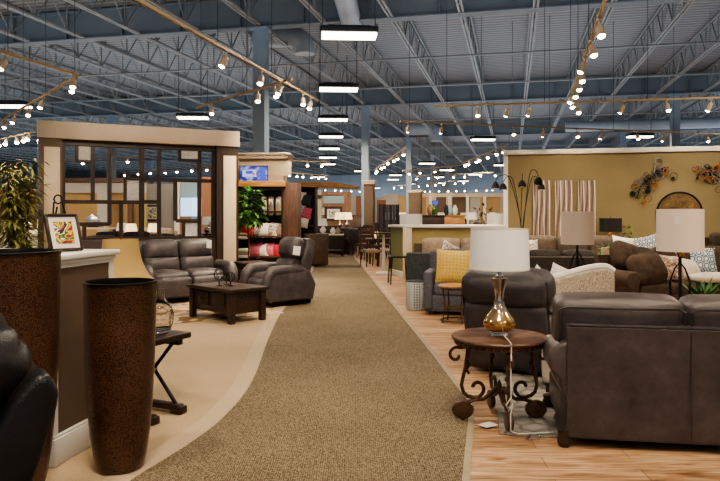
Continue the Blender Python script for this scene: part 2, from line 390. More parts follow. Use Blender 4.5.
# ------------------------------------------------------------------ carpets and floor strips
def smooth_curve(pts, n=8):
    pts = [Vector(p) for p in pts]; out = []
    for i in range(len(pts) - 1):
        p0 = pts[max(i - 1, 0)]; p1 = pts[i]; p2 = pts[i + 1]; p3 = pts[min(i + 2, len(pts) - 1)]
        for k in range(n):
            t = k / n
            out.append(.5 * ((2 * p1) + (p2 - p0) * t + (2 * p0 - 5 * p1 + 4 * p2 - p3) * t * t + (3 * p1 - p0 - 3 * p2 + p3) * t ** 3))
    out.append(pts[-1]); return out
def G(px, py): Y = GY(py); return Vector((WX(px, Y), Y, 0))
left_edge = smooth_curve([Vector((-2.6, 1.0, 0)), Vector((-2.1, 2.6, 0)), G(110, 497), G(134, 479), G(190, 444), G(227, 414.6), G(253, 380), G(269, 338), G(282, 312), G(300, 290), G(318, 262), Vector((-1.5, 30, 0)), Vector((-2.6, 60, 0))])
right_edge = [Vector((.68, -2, 0)), Vector((.68, 2.5, 0)), G(462, 481), G(468.5, 418), G(468.5, 403), G(430, 352), G(390, 302), G(345, 246), Vector((-1.05, 60, 0))]
def strip(pts, w, z):
    L_, R_ = [], []
    for i, p in enumerate(pts):
        d_ = (pts[min(i + 1, len(pts) - 1)] - pts[max(i - 1, 0)]).normalized(); nrm = Vector((-d_.y, d_.x, 0))
        L_.append(p + nrm * w + Vector((0, 0, z))); R_.append(p + Vector((0, 0, z)))
    return L_, R_
def poly_obj(name, pts, m, z):
    t = bmesh.new(); f = t.faces.new([t.verts.new((p.x, p.y, z)) for p in pts]); bmesh.ops.triangulate(t, faces=[f]); bmesh.ops.recalc_face_normals(t, faces=t.faces[:])
    if t.faces[0].normal.z < 0: bmesh.ops.reverse_faces(t, faces=t.faces[:])
    s = S(); s.add(t); return struct(s.build(name, m, smooth=False))
poly_obj('floor_aisle_carpet', left_edge + right_edge[::-1], 'carpet_aisle', .008)
poly_obj('floor_beige_carpet', [Vector((-40, 1.0, 0))] + left_edge[:-1] + [Vector((-2.4, 60, 0)), Vector((-40, 60, 0))], 'carpet_beige', .004)
L_, R_ = strip(left_edge, .16, .010); st = S()
for i in range(len(L_) - 1): st.quad([L_[i], R_[i], R_[i + 1], L_[i + 1]])
struct(st.build('trim_carpet_border', 'carpet_edge', smooth=False))
L_, R_ = strip(right_edge, -.045, .012); st = S()
for i in range(len(L_) - 1): st.quad([R_[i], L_[i], L_[i + 1], R_[i + 1]])
struct(st.build('trim_floor_strip', 'trim_strip', smooth=False))

# ------------------------------------------------------------------ hanging high bay lights
def make_bay():
    r = thing('high_bay_light', 'x', 'ceiling light')
    h = S().box((0, 0, .07), (1.2, .5, .12), .015); h.box((0, 0, .15), (.9, .28, .06), .02)
    
    h.build('housing', 'bay_body', r)
    S().box((0, 0, -.02), (1.14, .44, .055), .006).build('diffuser', 'bay_glow', r)
    for x in (-.57, .57): S().box((x, 0, .14), (.05, .44, .1), .01).build('end_plate', 'silver', r)
    for x in (-.55, .55): S().tube([(x, 0, .1), (x, 0, 2.55)], .012, 5).build('cable', 'cable', r)
    return r
bay = make_bay(); nb = 0
def high_bay(px, py, z, lab, group=None, up=0):
    global nb
    Y = (z - CH) * F / (HY - py)
    o = bay if nb == 0 else dup(bay, (0, 0, 0)); nb += 1
    o.location = (WX(px, Y), Y, z); o.rotation_euler = (0, 0, .06); o['label'] = lab
    if group: o['group'] = group
    return o
ordn = ['nearest', 'second', 'third', 'fourth', 'fifth', 'sixth', 'farthest']
for (px, py), n_ in zip(((349, 35), (338.5, 89), (333, 119.5), (331, 136.5), (329.3, 148.5), (328, 157.5), (327.5, 164)), ordn):
    high_bay(px, py, 5.3, f'rectangular white high bay light hanging over the aisle, {n_} of the row', 'high bay lights over the aisle')
for px, py, lab in ((13, 106, 'white high bay light hanging at the far left above the bamboo'), (193, 117.5, 'white high bay light hanging just above the room divider'),
                    (640, 136.5, 'white high bay light hanging low above the right part of the olive wall'), (483, 139.5, 'white high bay light hanging just left of the olive wall top corner')):
    high_bay(px, py, 5.3, lab)
for px, py in ((427, 163.5), (447, 170), (438, 177), (502, 165), (475, 174.5), (395.6, 175), (393, 179.5), (361, 171), (319, 177), (443, 183), (412, 184), (345, 186), (463, 181), (376, 188)):
    high_bay(px, py, 5.3, 'tiny distant white high bay light deep in the store', 'distant high bay lights')

# ------------------------------------------------------------------ track lighting
def make_head():
    h = S(); h.box((0, 0, .0), (.04, .09, .03)).tube([(0, 0, 0), (0, 0, -.11)], .012, 6)
    h.lathe([(.03, .0), (.05, -.02), (.058, -.06), (.058, -.17), (.064, -.2), (.052, -.2), (.048, -.18)], (0, 0, -.08), 14, (.45, 0, 0))
    r = h.build('track_spotlight', 'spot_body'); tag(r, 'x', 'spotlight')
    ln = S().lathe([(.05, 0), (.045, -.02), (.028, -.035), (0, -.04)], (0, 0, 0), 12, (.45, 0, 0)).build('lens', 'spot_glow', r)
    ln.location = Matrix.Rotation(.45, 3, 'X') @ Vector((0, 0, -.19)) + Vector((0, 0, -.08))
    return r
head = make_head()
def make_far_head():
    h = S().lathe([(.03, .0), (.06, -.02), (.07, -.16), (.06, -.17)], (0, 0, 0), 10); r = h.build('track_spotlight', 'spot_body'); tag(r, 'x', 'spotlight')
    S().ball((0, 0, -.17), .07, 10).build('lens', 'spot_glow_far', r); return r
fhead = make_far_head()
used = set()
def place(proto, loc, rot, lab, group):
    o = proto if proto not in used else dup(proto, (0, 0, 0)); used.add(proto)
    o.location = loc; o.rotation_euler = rot; o['label'] = lab; o['group'] = group; return o

def spot(loc, target, w, ang=70, col=(1, .80, .56), blend=.8):
    l = bpy.data.lights.new('track_beam', 'SPOT'); l.energy = w; l.spot_size = math.radians(ang); l.spot_blend = blend; l.color = col; l.shadow_soft_size = .06
    o = bpy.data.objects.new('track_beam', l); COL.objects.link(o); o.location = loc
    o.rotation_euler = (Vector(target) - Vector(loc)).to_track_quat('-Z', 'Y').to_euler(); return o
def track(p0, p1, heads, lab, hlab, group, z=4.3, far=False, hang=True, m='track'):
    p0, p1 = Vector((p0[0], p0[1], z)), Vector((p1[0], p1[1], z)); d_ = p1 - p0; L_ = d_.length; a = math.atan2(d_.y, d_.x)
    r = thing('track_rail', lab, 'track lighting', p0, a)
    S().box((L_ / 2, 0, 0), (L_, .045, .05), .006, 1).build('rail', m, r)
    if hang:
        for k in range(0, int(L_ / 2.4) + 1): S().tube([(.3 + k * 2.4, 0, .02), (.3 + k * 2.4, 0, 8 - z)], .007, 5).build('cable', 'cable', r)
    out = []
    for h_ in heads:
        f_, yaw = h_ if isinstance(h_, tuple) else (h_, random.uniform(-2.5, 2.5))
        p = p0.lerp(p1, f_)
        if far: place(fhead, (p.x, p.y, z - .06), (random.uniform(-.4, .4), random.uniform(-.4, .4), 0), hlab, group)
        else: place(head, (p.x, p.y, z - .03), (0, 0, yaw), hlab, group)
        out.append(p)
    return out
def tp(px, py, z=4.3): Y = (z - CH) * F / (HY - py); return (WX(px, Y), Y)
track(tp(120, -10), tp(318, 101), [(.37, 2.2), (.56, 2.9), (.69, 2.3), (.86, 3.3), (.93, 2.8)], 'long cream lighting track slanting from the top left corner to the big column', 'cream spotlight on the long track left of the big column', 'spotlights on the upper left track')
track(tp(-6, 49), tp(79, 75), [(.12, 2.4), (.93, 3.3)], 'cream lighting track entering at the left edge', 'cream spotlight on the left edge track', 'spotlights on the left edge track')
track(tp(79, 75), tp(-10, 127), [(.04, 3.2), (.3, 2.8), (.45, 3.5), (.62, 2.9), (.75, 3.3)], 'cream lighting track running back above the bamboo plant', 'bright cream spotlight above the bamboo plant', 'spotlights above the bamboo')
track(tp(608, -8), tp(570, 98), [(.14, 3.2), (.29, 3.3), (.44, 1.6), (.56, 3.1), (.67, 3.2), (.78, 3.0), (.86, 1.9), (.96, 3.3)], 'cream lighting track dropping from the top edge over the right sofas', 'brightly glowing spotlight on the track over the right sofas', 'spotlights over the right sofas')
track(tp(435, 106), tp(760, 96.5), [(.14, 3.1), (.24, .5), (.31, .4), (.46, 3.1), (.6, .7), (.73, 3.2), (.86, .5)], 'long horizontal cream lighting track above the olive wall, upper of two', 'cream spotlight on the upper track over the olive wall', 'spotlights on the upper olive wall track')
track(tp(400, 126.5, 4.2), tp(760, 131.5, 4.5), [(.02, .2), (.1, .3), (.28, 3.1), (.36, .2), (.45, 3.2), (.52, .5), (.62, 3.2), (.7, .2), (.83, 3.2), (.95, .3)], 'long horizontal cream lighting track just above the olive wall, lower of two', 'cream spotlight on the lower track over the olive wall', 'spotlights on the lower olive wall track', z=4.35)
track(tp(196, 107.5), tp(292, 79), [(.2, 3.3), (.7, 3.2), (.86, 3.4)], 'short cream lighting track above the room divider', 'cream spotlight above the room divider', 'spotlights above the room divider')
# farther tracks: a few pixels per head
far_tracks = [((374, 170), (406, 147), 8, 'short bright track of white spotlights right of the aisle lights'), ((402, 171), (462, 165), 4, 'pale blue track near the wrapped column'),
    ((462, 163), (509, 144), 7, 'slanting track of bright spotlights just left of the olive wall'), ((285, 172), (330, 176), 6, 'distant track above the shop kiosk'), ((392, 186), (470, 180), 9, 'distant track over the mustard half wall'),
    ((420, 190), (498, 188), 9, 'lowest distant track beside the arc lamp'), ((300, 187), (372, 190), 8, 'distant track over the far dining sets'), ((410, 176), (500, 172), 7, 'distant track right of the far column'),
    ((66, 182), (140, 178), 6, 'distant track seen through the left panes of the divider'), ((60, 160), (150, 156), 6, 'track glimpsed high through the divider panes'), ((120, 172), (212, 166), 7, 'track glimpsed through the upper right panes of the divider'),
    ((-5, 140), (36, 132), 5, 'track behind the bamboo plant'), ((70, 193), (175, 191), 8, 'lowest distant track behind the divider'), ((268, 160), (330, 162), 4, 'thin distant track beside the aisle lights'),
    ((436, 194), (500, 196), 9, 'farthest track at the back of the store')]
for (a, b, n, lab) in far_tracks:
    hs = [(i + .5 + random.uniform(-.25, .25)) / n for i in range(n)]
    track(tp(*a), tp(*b), hs, lab, 'bright spotlight on the ' + lab.split('track')[0].strip() + ' track' + lab.split('track')[1].replace(' of white spotlights', '').replace(' of bright spotlights', ''), 'spotlights on the ' + lab, far=True, hang=False)

# ------------------------------------------------------------------ furniture makers (front = local -Y)
def bun_feet(r, xs, ys, h=.07, m='wood_espresso', rad=.045):
    for x in xs:
        for y in ys: S().lathe([(rad * .7, 0), (rad, h * .3), (rad, h * .55), (rad * .8, h * .75), (rad * .95, h)], (x, y, 0), 14).build('foot', m, r)
def block_feet(r, xs, ys, h=.1, m='wood_espresso', d=.06):
    for x in xs:
        for y in ys: S().box((x, y, h / 2), (d, d, h), .006).build('foot', m, r)
def roll_arm(x, side, d, h, m, r, yb, w=.2):
    """rolled arm: profile bulges outward at the top and tapers to the floor"""
    pr = []
    cx, cz, rr = .005, h - .13, .135
    for a in range(-60, 200, 20): pr.append((cx + rr * math.cos(math.radians(a)), cz + rr * math.sin(math.radians(a))))
    pr = [(-.09, .09)] + [(-.09, h - .2)] + [p for p in pr[::-1]] + [(.065, h - .30), (.02, h * .42), (.03, h * .25), (.06, .09)]
    if side < 0: pr = [(-a, b) for a, b in pr]
    pr = [(a + x, b) for a, b in pr]
    return S().prism(pr, yb - d, yb, 'y', .03).build('arm', m, r)
def sofa(name, lab, cat, loc, rz, w=2.0, n=2, d=.95, hb=.9, ht=None, arm='roll', arm_w=.2, arm_h=.62, m='leather_dark', seat_h=.46, feet='bun', group=None, mc=None, backslab=True, rake=.12, bt=.22, puffb=.05, back_full=0, back_r=.09, arm_out=0, foot_back=.08, fh=.08, foot_in=.12, arm_len=None):
    r = thing(name, lab, cat, loc, rz, group); mc = mc or m; ht = ht or hb - .1
    y1 = d / 2; y0 = -d / 2; iw = w - 2 * arm_w
    S().box((0, .01, (fh + .27) / 2 + .0), (w - .06, d - .06, .27 - fh + .06), .02).build('base', m, r)
    cw = iw / n
    for i in range(n):
        x = -iw / 2 + cw * (i + .5)
        S().cushion((x, -.09, seat_h - .09), (cw - .012, d - .26, .2), .06, (.0, .015, .03)).build('seat_cushion', mc, r)
    if backslab:
        S().prism([(y1 - .17, fh + .02), (y1 - .02, fh), (y1 + .0, ht - .02), (y1 - .03, ht), (y1 - .15, ht)], -w / 2 + .03, w / 2 - .03, 'x', .012).build('back_panel', m, r)
    bw = iw + (2 * arm_w + back_full if back_full else 0); bcw = bw / n
    for i in range(n):
        x = -bw / 2 + bcw * (i + .5)
        bh = hb - seat_h + .08
        o = S().cushion((x, y1 - .24, seat_h + bh / 2 - .06), (bcw - .01, bt, bh), back_r, (.0, puffb, .02), (-rake, 0, 0)).build('back_cushion', mc, r)
    for sx in (-1, 1):
        if arm == 'roll': roll_arm(sx * (w / 2 - arm_w / 2 + arm_out), sx, arm_len or d - .04, arm_h, m, r, y1 - .02)
        elif arm == 'box': S().box((sx * (w / 2 - arm_w / 2), -.01, (arm_h + fh) / 2), (arm_w, d - .02, arm_h - fh), .035, 3).build('arm', m, r)
        elif arm == 'pad':
            S().cushion((sx * (w / 2 - arm_w / 2), -.02, (arm_h + fh) / 2 - .02), (arm_w, d - .06, arm_h - fh), .09, (.01, .02, .0)).build('arm', m, r)
            S().cushion((sx * (w / 2 - arm_w / 2), -.06, arm_h - .03), (arm_w + .04, d - .2, .13), .06, (0, .02, .02)).build('arm_pad', m, r)
    xs = (-w / 2 + foot_in, w / 2 - foot_in); ys = (y0 + .08, y1 - foot_back)
    (bun_feet if feet == 'bun' else block_feet)(r, xs, ys, fh + .02)
    return r
def recliner(name, lab, cat, loc, rz, w=1.0, n=1, d=1.0, hb=1.04, arm_w=.2, m='leather_grey', group=None):
    """padded recliner: footrest front, two-tier pillow back held between shaped side wings"""
    r = thing(name, lab, cat, loc, rz, group); y1 = d / 2; y0 = -d / 2; iw = w - 2 * arm_w; cw = iw / n
    S().box((0, .02, .09), (w - .16, d - .2, .14), .02).build('base', 'black_metal', r)
    for i in range(n):
        x = -iw / 2 + cw * (i + .5)
        S().cushion((x, y0 + .075, .27), (cw - .015, .15, .36), .06, (0, .02, .0)).build('footrest', m, r)
        S().cushion((x, -.06, .42), (cw - .012, d - .34, .22), .075, (0, .02, .035)).build('seat_cushion', m, r)
        S().cushion((x, y1 - .3, .62), (cw - .012, .22, .32), .09, (0, .05, .02), (-.2, 0, 0)).build('lumbar_cushion', m, r)
        S().cushion((x, y1 - .22, hb - .2), (cw - .008, .26, .38), .11, (0, .06, .02), (-.2, 0, 0)).build('head_cushion', m, r)
        pr = [(y1 - .32, .2), (y1 - .12, .2), (y1 - .02, .5), (y1 + .03, hb - .1), (y1 - .02, hb - .02), (y1 - .1, hb - .03), (y1 - .2, .6)]
    S().prism(pr, -iw / 2 - .03, iw / 2 + .03, 'x', .03).build('back_shell', m, r)
    for sx in (-1, 1):
        x = sx * (w / 2 - arm_w / 2)
        pr = [(y0 + .05, .09), (y1 - .06, .09), (y1 + .0, .34), (y1 - .12, .58), (y0 + .1, .6), (y0 + .03, .52), (y0 + .02, .3)]
        S().prism(pr, x - arm_w / 2 + .02, x + arm_w / 2 - .02, 'x', .045).build('arm', m, r)
        S().tube([(x, y0 + .04, .16), (x, y0 + .015, .36), (x, y0 + .04, .5), (x, y0 + .12, .585), (x, y0 + .3, .6), (x, y1 - .3, .6), (x, y1 - .2, .57)], [.07, .09, .1, .1, .095, .085, .05], 12).build('arm_pad', m, r)
        pr = [(y1 - .27, .52), (y1 - .05, .5), (y1 + .07, hb - .2), (y1 + .06, hb - .07), (y1 + .0, hb - .03), (y1 - .1, hb - .1), (y1 - .17, hb - .3)]
        S().prism(pr, sx * (iw / 2 - .0) - .045, sx * (iw / 2) + .045, 'x', .04).build('back_wing', m, r)
    return r
def loose_pillow(lab, loc, rot, w=.45, m='fab_white', th=.16, group=None, h=None, name='throw_pillow'):
    o = S().pillow((0, 0, 0), w, h or w, th).build(name, m, None, ang=60); o.location = loc; o.rotation_euler = rot
    return tag(o, lab, 'pillow', group)
def drum_lamp(name, lab, loc, sr=.22, sr2=None, sh=.3, z0=.35, m_sh='shade_beige', base='stick', m_b='black_metal', group=None, cat='lamp'):
    """table lamp; z0 = height of the shade's lower rim above what the lamp stands on"""
    r = thing(name, lab, cat, loc, 0, group); sr2 = sr2 or sr
    S().lathe([(sr, z0), (sr2, z0 + sh), (sr2 - .004, z0 + sh), (sr - .004, z0), (sr, z0)], seg=36, caps=False).build('shade', m_sh, r)
    S().tube([(0, 0, z0 - .04), (0, 0, z0 + sh + .02)], .005, 6).tube([(-sr2 + .003, 0, z0 + sh - .02), (sr2 - .003, 0, z0 + sh - .02)], .003, 5).build('harp', 'brass', r)
    S().ball((0, 0, z0 + sh + .03), .013, 8).build('finial', 'brass', r)
    S().ball((0, 0, z0 + sh * .45), .035, 10, (1, 1, 1.3)).build('bulb', 'white_paint', r)
    b = S()
    if base == 'stick': b.lathe([(.075, 0), (.08, .012), (.03, .03), (.012, .05), (.012, z0 * .45), (.022, z0 * .5), (.012, z0 * .55), (.01, z0)], seg=16)
    elif base == 'gourd': b.lathe([(.06, 0), (.065, .015), (.05, .03), (.09, .08), (.115, .14), (.1, .19), (.05, .24), (.025, .28), (.018, z0)], seg=20)
    elif base == 'column': b.lathe([(.08, 0), (.08, .03), (.05, .05), (.045, z0 - .06), (.055, z0 - .04), (.02, z0)], seg=18)
    elif base == 'ornate':
        b.lathe([(.09, 0), (.09, .015), (.03, .03), (.015, .05), (.015, z0)], seg=16)
        for k in range(6):
            a = k * PI / 3
            b.tube([(.012 * math.cos(a), .012 * math.sin(a), .05), (.09 * math.cos(a), .09 * math.sin(a), .12), (.10 * math.cos(a), .10 * math.sin(a), z0 * .5), (.05 * math.cos(a), .05 * math.sin(a), z0 * .72), (.01 * math.cos(a), .01 * math.sin(a), z0 * .8)], .006, 6)
    b.build('lamp_base', m_b, r); return r
def side_table(name, lab, loc, rz=0, w=.5, d=.5, h=.58, m='wood_espresso', cat='table', shelf=True, group=None, leg=.05, top_m=None):
    r = thing(name, lab, cat, loc, rz, group)
    S().box((0, 0, h - .02), (w, d, .04), .006).build('table_top', top_m or m, r)
    S().box((0, 0, h - .08), (w - .08, d - .08, .08)).build('apron', m, r)
    for x in (-1, 1):
        for y in (-1, 1): S().box((x * (w / 2 - leg), y * (d / 2 - leg), (h - .04) / 2), (leg, leg, h - .04), .004, 1).build('leg', m, r)
    if shelf: S().box((0, 0, h * .28), (w - .1, d - .1, .025)).build('shelf', m, r)
    return r
def dining_chair(lab, loc, rz, m='wood_mid', sm='leather_dark', group=None, h=1.0, name='dining_chair', upholstered=False):
    r = thing(name, lab, 'chair', loc, rz, group)
    S().cushion((0, 0, .46), (.46, .46, .09), .03, (0, 0, .02), res=4).build('seat', sm, r)
    for x in (-1, 1):
        S().tube([(x * .2, -.2, 0), (x * .2, -.2, .43)], [.016, .022], 6).build('leg', m, r)
        S().tube([(x * .2, .26, 0), (x * .2, .21, .45), (x * .2, .28, h)], [.016, .024, .018], 6).build('leg', m, r)
    b = S()
    if upholstered: b.cushion((0, .25, .74), (.44, .08, .56), .035, (0, .02, 0), (-.12, 0, 0), res=4)
    else:
        for z in (.62, .76, .9): b.box((0, .215 + (z - .45) * .127, z), (.4, .02, .07), .006, 1)
        b.box((0, .285, h - .02), (.44, .028, .09), .01)
    b.build('backrest', sm if upholstered else m, r); return r
def framed_picture(name, lab, loc, rz, w, h, m_f='wood_espresso', art=None, mat_w=.0, tilt=0, group=None, fr=.05, cat='picture'):
    r = thing(name, lab, cat, loc, rz, group); r.rotation_euler = (tilt, 0, rz)
    f = S()
    for sx in (-1, 1): f.box((sx * (w / 2 - fr / 2), 0, h / 2), (fr, .035, h), .006, 1)
    for z in (fr / 2, h - fr / 2): f.box((0, 0, z), (w - 2 * fr, .035, fr), .006, 1)
    f.box((0, .012, h / 2), (w - .01, .008, h - .01))
    f.build('frame', m_f, r)
    S().box((0, .002, h / 2), (w - 2 * fr, .008, h - 2 * fr)).build('mount', 'white_paint', r)
    S().box((0, -.004, h / 2), (w - 2 * fr - 2 * mat_w, .006, h - 2 * fr - 2 * mat_w)).build('print', art, r)
    return r
def art_mat(name, cols, scale=5, seed=0, dist=1.5):
    t = NT(name); t.set(Roughness=.4); nz = t.n('ShaderNodeTexNoise', Scale=scale, Detail=1.5, Distortion=dist)
    co = t.coord(); ad = t.n('ShaderNodeVectorMath', _operation='ADD'); ad.inputs[1].default_value = (seed * 7.3, seed * 3.1, seed); t.l(co, ad.inputs[0]); t.l(ad.outputs[0], nz.inputs['Vector'])
    n = len(cols); t.base(t.ramp(nz.outputs['Fac'], [(.28 + .46 * i / n, c) for i, c in enumerate(cols)], 'CONSTANT')); MT[name] = t.m; return name
def foliage(s, c, r, n, size, sc=(1, 1, 1), rnd=None, droop=.2, fold=.25, shell=.35, aspect=.5):
    rnd = rnd or random
    for _ in range(n):
        while True:
            p = Vector((rnd.uniform(-1, 1), rnd.uniform(-1, 1), rnd.uniform(-1, 1)))
            if shell < p.length < 1: break
        pos = Vector(c) + Vector((p.x * sc[0], p.y * sc[1], p.z * sc[2])) * r
        d_ = Vector((p.x + rnd.uniform(-.5, .5), p.y + rnd.uniform(-.5, .5), p.z * .6 - droop + rnd.uniform(-.4, .4))).normalized()
        leaf(s, pos, d_, size * rnd.uniform(.7, 1.2), aspect, rnd, fold)
def leaf(s, pos, d_, ln, aspect, rnd=random, fold=.25):
    side = d_.cross(Vector((rnd.uniform(-.4, .4), rnd.uniform(-.4, .4), 1))).normalized(); up = side.cross(d_)
    w = ln * aspect / 2; bm = s.bm
    a = bm.verts.new(pos); m1 = bm.verts.new(pos + d_ * ln * .5 + up * -.02 * ln); b = bm.verts.new(pos + d_ * ln - up * .12 * ln)
    l = bm.verts.new(pos + d_ * ln * .45 + side * w + up * w * fold); r_ = bm.verts.new(pos + d_ * ln * .45 - side * w + up * w * fold)
    bm.faces.new((a, l, m1)); bm.faces.new((m1, l, b)); bm.faces.new((a, m1, r_)); bm.faces.new((m1, b, r_))
def potted_plant(name, lab, loc, h, r, n, size, cat='plant', m='leaf', pot_m='black_metal', pot_r=.14, pot_h=.25, trunk=True, aspect=.5, sc=(1, 1, 1.1), group=None):
    t_ = thing(name, lab, cat, loc, 0, group)
    S().lathe([(pot_r * .75, 0), (pot_r, pot_h * .9), (pot_r * 1.06, pot_h), (pot_r * .9, pot_h), (pot_r * .85, pot_h * .85), (0, pot_h * .85)], seg=20).build('pot', pot_m, t_)
    if trunk:
        s = S(); s.tube([(0, 0, pot_h * .8), (.02, .01, h * .4), (-.01, .0, h - r)], .018, 7)
        for k in range(6): a = k * 1.05; s.tube([(0, 0, h - r * 1.4), (math.cos(a) * r * .6, math.sin(a) * r * .6, h - r * (.3 + .15 * (k % 3)))], .008, 5)
        s.build('trunk', 'bark', t_)
    s = S(); foliage(s, (0, 0, h - r), r, n, size, sc, aspect=aspect); s.build('foliage', m, t_, smooth=False); return t_
def vase(lab, loc, prof, m, name='decorative_vase', cat='vase', group=None):
    o = S().lathe(prof, seg=28).build(name, m); o.location = loc; return tag(o, lab, cat, group)
def wall_box(name, c, d, m, rz=0): return struct(S().box((0, 0, 0), d).build(name, m, smooth=False, loc=c, rz=rz))
def price_tag(lab, loc, rot, w=.09, h=.13, group=None):
    o = S().box((0, 0, 0), (w, .003, h)).build('price_tag', 'tag'); o.location = loc; o.rotation_euler = rot; return tag(o, lab, 'price tag', group)
# ================================================================== FOREGROUND
# --- distressed leather sofa seen from behind, right corner
fs = sofa('leather_sofa', 'large taupe leather sofa seen from behind in the front right corner', 'sofa', (2.205, 4.727, .0), PI - .16, w=1.60, n=2, d=1.0, hb=.97, ht=.82, arm='roll', arm_w=.2, arm_h=.70, m='leather_fore', rake=.13, bt=.27, puffb=.05, back_full=.06, back_r=.06, arm_out=.045, foot_back=.05, fh=.09, foot_in=.02, arm_len=.4)
for i in (-1, 1):
    hx = .415; lo = [(i * .415 + sx * .395, .355 + .03 * q, z) for sx, z, q in ((-1, .58, 0), (-1, .93, 3), (1, .93, 3), (1, .58, 0))]
    lo = [Vector(p) for p in lo]; pts = []
    for a, b in zip(lo, lo[1:]): pts += [a.lerp(b, t_) for t_ in (.06, .5, .94)]
    pts = [Vector((p.x, .405 + .13 * (p.z - .6) + .05 * (1 - ((p.x - i * .415) / .415) ** 2), p.z)) for p in pts]
    S().tube(pts, .009, 6).build('cushion_piping', 'leather_dark', fs)
for sx in (.0,): S().tube([(sx, .505, .1), (sx, .5, .79)], .004, 5).build('seam', 'leather_dark', fs)
pp = [(-.77, .49, .815), (.77, .49, .815)]; S().tube(pp, .008, 6).build('piping', 'leather_dark', fs)
t = NT('grey patterned rug'); t.set(Roughness=1)
v = t.n('ShaderNodeTexVoronoi', Scale=7, _feature='DISTANCE_TO_EDGE'); t.l(t.coord(), v.inputs['Vector']); nz = t.n('ShaderNodeTexNoise', Scale=9, Detail=6); t.l(t.coord(), nz.inputs['Vector'])
m_ = t.n('ShaderNodeMath', _operation='MULTIPLY_ADD'); t.l(v.outputs['Distance'], m_.inputs[0]); m_.inputs[1].default_value = 1.6; t.l(nz.outputs['Fac'], m_.inputs[2])
t.base(t.ramp(m_.outputs[0], [(.35, '#55504b'), (.6, '#8a847c'), (.95, '#a09990')])); t.bump(nz.outputs['Fac'], .4, .01); MT['rug_grey'] = t.m
rb = S().box((1.35, 1.45, .006), (2.7, 2.9, .012)).build('area_rug', 'rug_grey', loc=(.985, 4.62, .006), rz=-.16)
tag(rb, 'light grey mottled area rug under the scroll leg table and taupe sofa', 'rug')
price_tag('small pale card lying on the wood floor left of the rug corner', (.93, 4.80, .018), (PI/2, 0, .6), .12, .09)
tag(S().tube([(-.04, 0, 0), (0, .02, .004), (.05, 0, 0)], .012, 8).ball((.05, 0, .002), .018, 8).build('clear_clip', 'silver', loc=(1.17, 4.50, .026), rz=.3), 'small shiny clip lying on the floor in front of the rug', 'clip')
# --- round scroll-leg table
T0 = Vector((1.045, 4.95, .014)); TH = .625
st = thing('scroll_leg_table', 'round reddish wood end table on curled iron legs beside the aisle', 'table', T0, .0)
S().lathe([(0, TH - .03), (.335, TH - .03), (.355, TH - .022), (.36, TH - .01), (.352, TH), (.29, TH + .002), (.285, TH - .001), (.0, TH - .001)], seg=48).build('table_top', 'wood_red', st)
S().lathe([(.322, TH - .065), (.332, TH - .06), (.332, TH - .03), (.32, TH - .03), (.312, TH - .065)], seg=48).build('apron', 'iron', st)
nl = S()
for k in range(40): a = 2 * PI * k / 40; nl.ball((.333 * math.cos(a), .333 * math.sin(a), TH - .046), .007, 6)
nl.build('nailhead_trim', 'bronze', st)
def spiral(c, r0, r1, a0, a1, n=14): return [(c[0] + (r0 + (r1 - r0) * i / n) * math.cos(a0 + (a1 - a0) * i / n), c[1] + (r0 + (r1 - r0) * i / n) * math.sin(a0 + (a1 - a0) * i / n)) for i in range(n + 1)]
for k in range(4):
    a = k * PI / 2 + .03; ca, sa = math.cos(a), math.sin(a)
    rad = lambda pts: [(r * ca, r * sa, z) for r, z in pts]
    lg = S()
    # top: outward curl under the apron
    lg.tube(rad([(.235, TH - .08), (.28, TH - .09), (.33, TH - .085)] + spiral((.325, TH - .145), .06, .018, PI / 2, -PI * 1.0)), .0125, 7)
    # shaft swelling outward, then sweeping in to a big inner curl
    lg.tube(rad([(.235, TH - .08), (.245, .46), (.255, .39), (.275, .31), (.285, .255), (.27, .2), (.235, .17)] + spiral((.175, .235), .08, .024, -.9, -.9 - PI * 1.65, 18)), .014, 8)
    tw = [(.24 + .012 * math.sin(i * 1.1), .46 - i * .012) for i in range(11)]
    lg.tube([(r * ca - .012 * math.cos(i * 1.1) * sa, r * sa + .012 * math.cos(i * 1.1) * ca, z) for i, (r, z) in enumerate(tw)], .011, 6)
    lg.tube(rad([(.02, .235), (.06, .19), (.12, .15), (.19, .145), (.24, .125), (.255, .09)]), [.018, .016, .015, .015, .017, .02], 8)
    lg.build('leg', 'iron', st)
    ft = S(); pts = []
    for i in range(17):
        b = 2 * PI * i / 16; pts.append((.275 + .082 * math.cos(b), .074 + .068 * math.sin(b) * (1.0 if math.sin(b) < 0 or math.cos(b) > -.3 else .85)))
    pts = pts[:-1]
    ft.prism(pts, -.02, .02, 'y', .008); ft.ball((.275, 0, .008), .014, 8)
    f_ = ft.build('foot', 'iron', st); f_.rotation_euler = (0, 0, a)
hub = S().lathe([(.0, .3), (.012, .28), (.02, .25), (.03, .22), (.02, .19), (0, .18)], seg=12).build('center_post', 'iron', st)
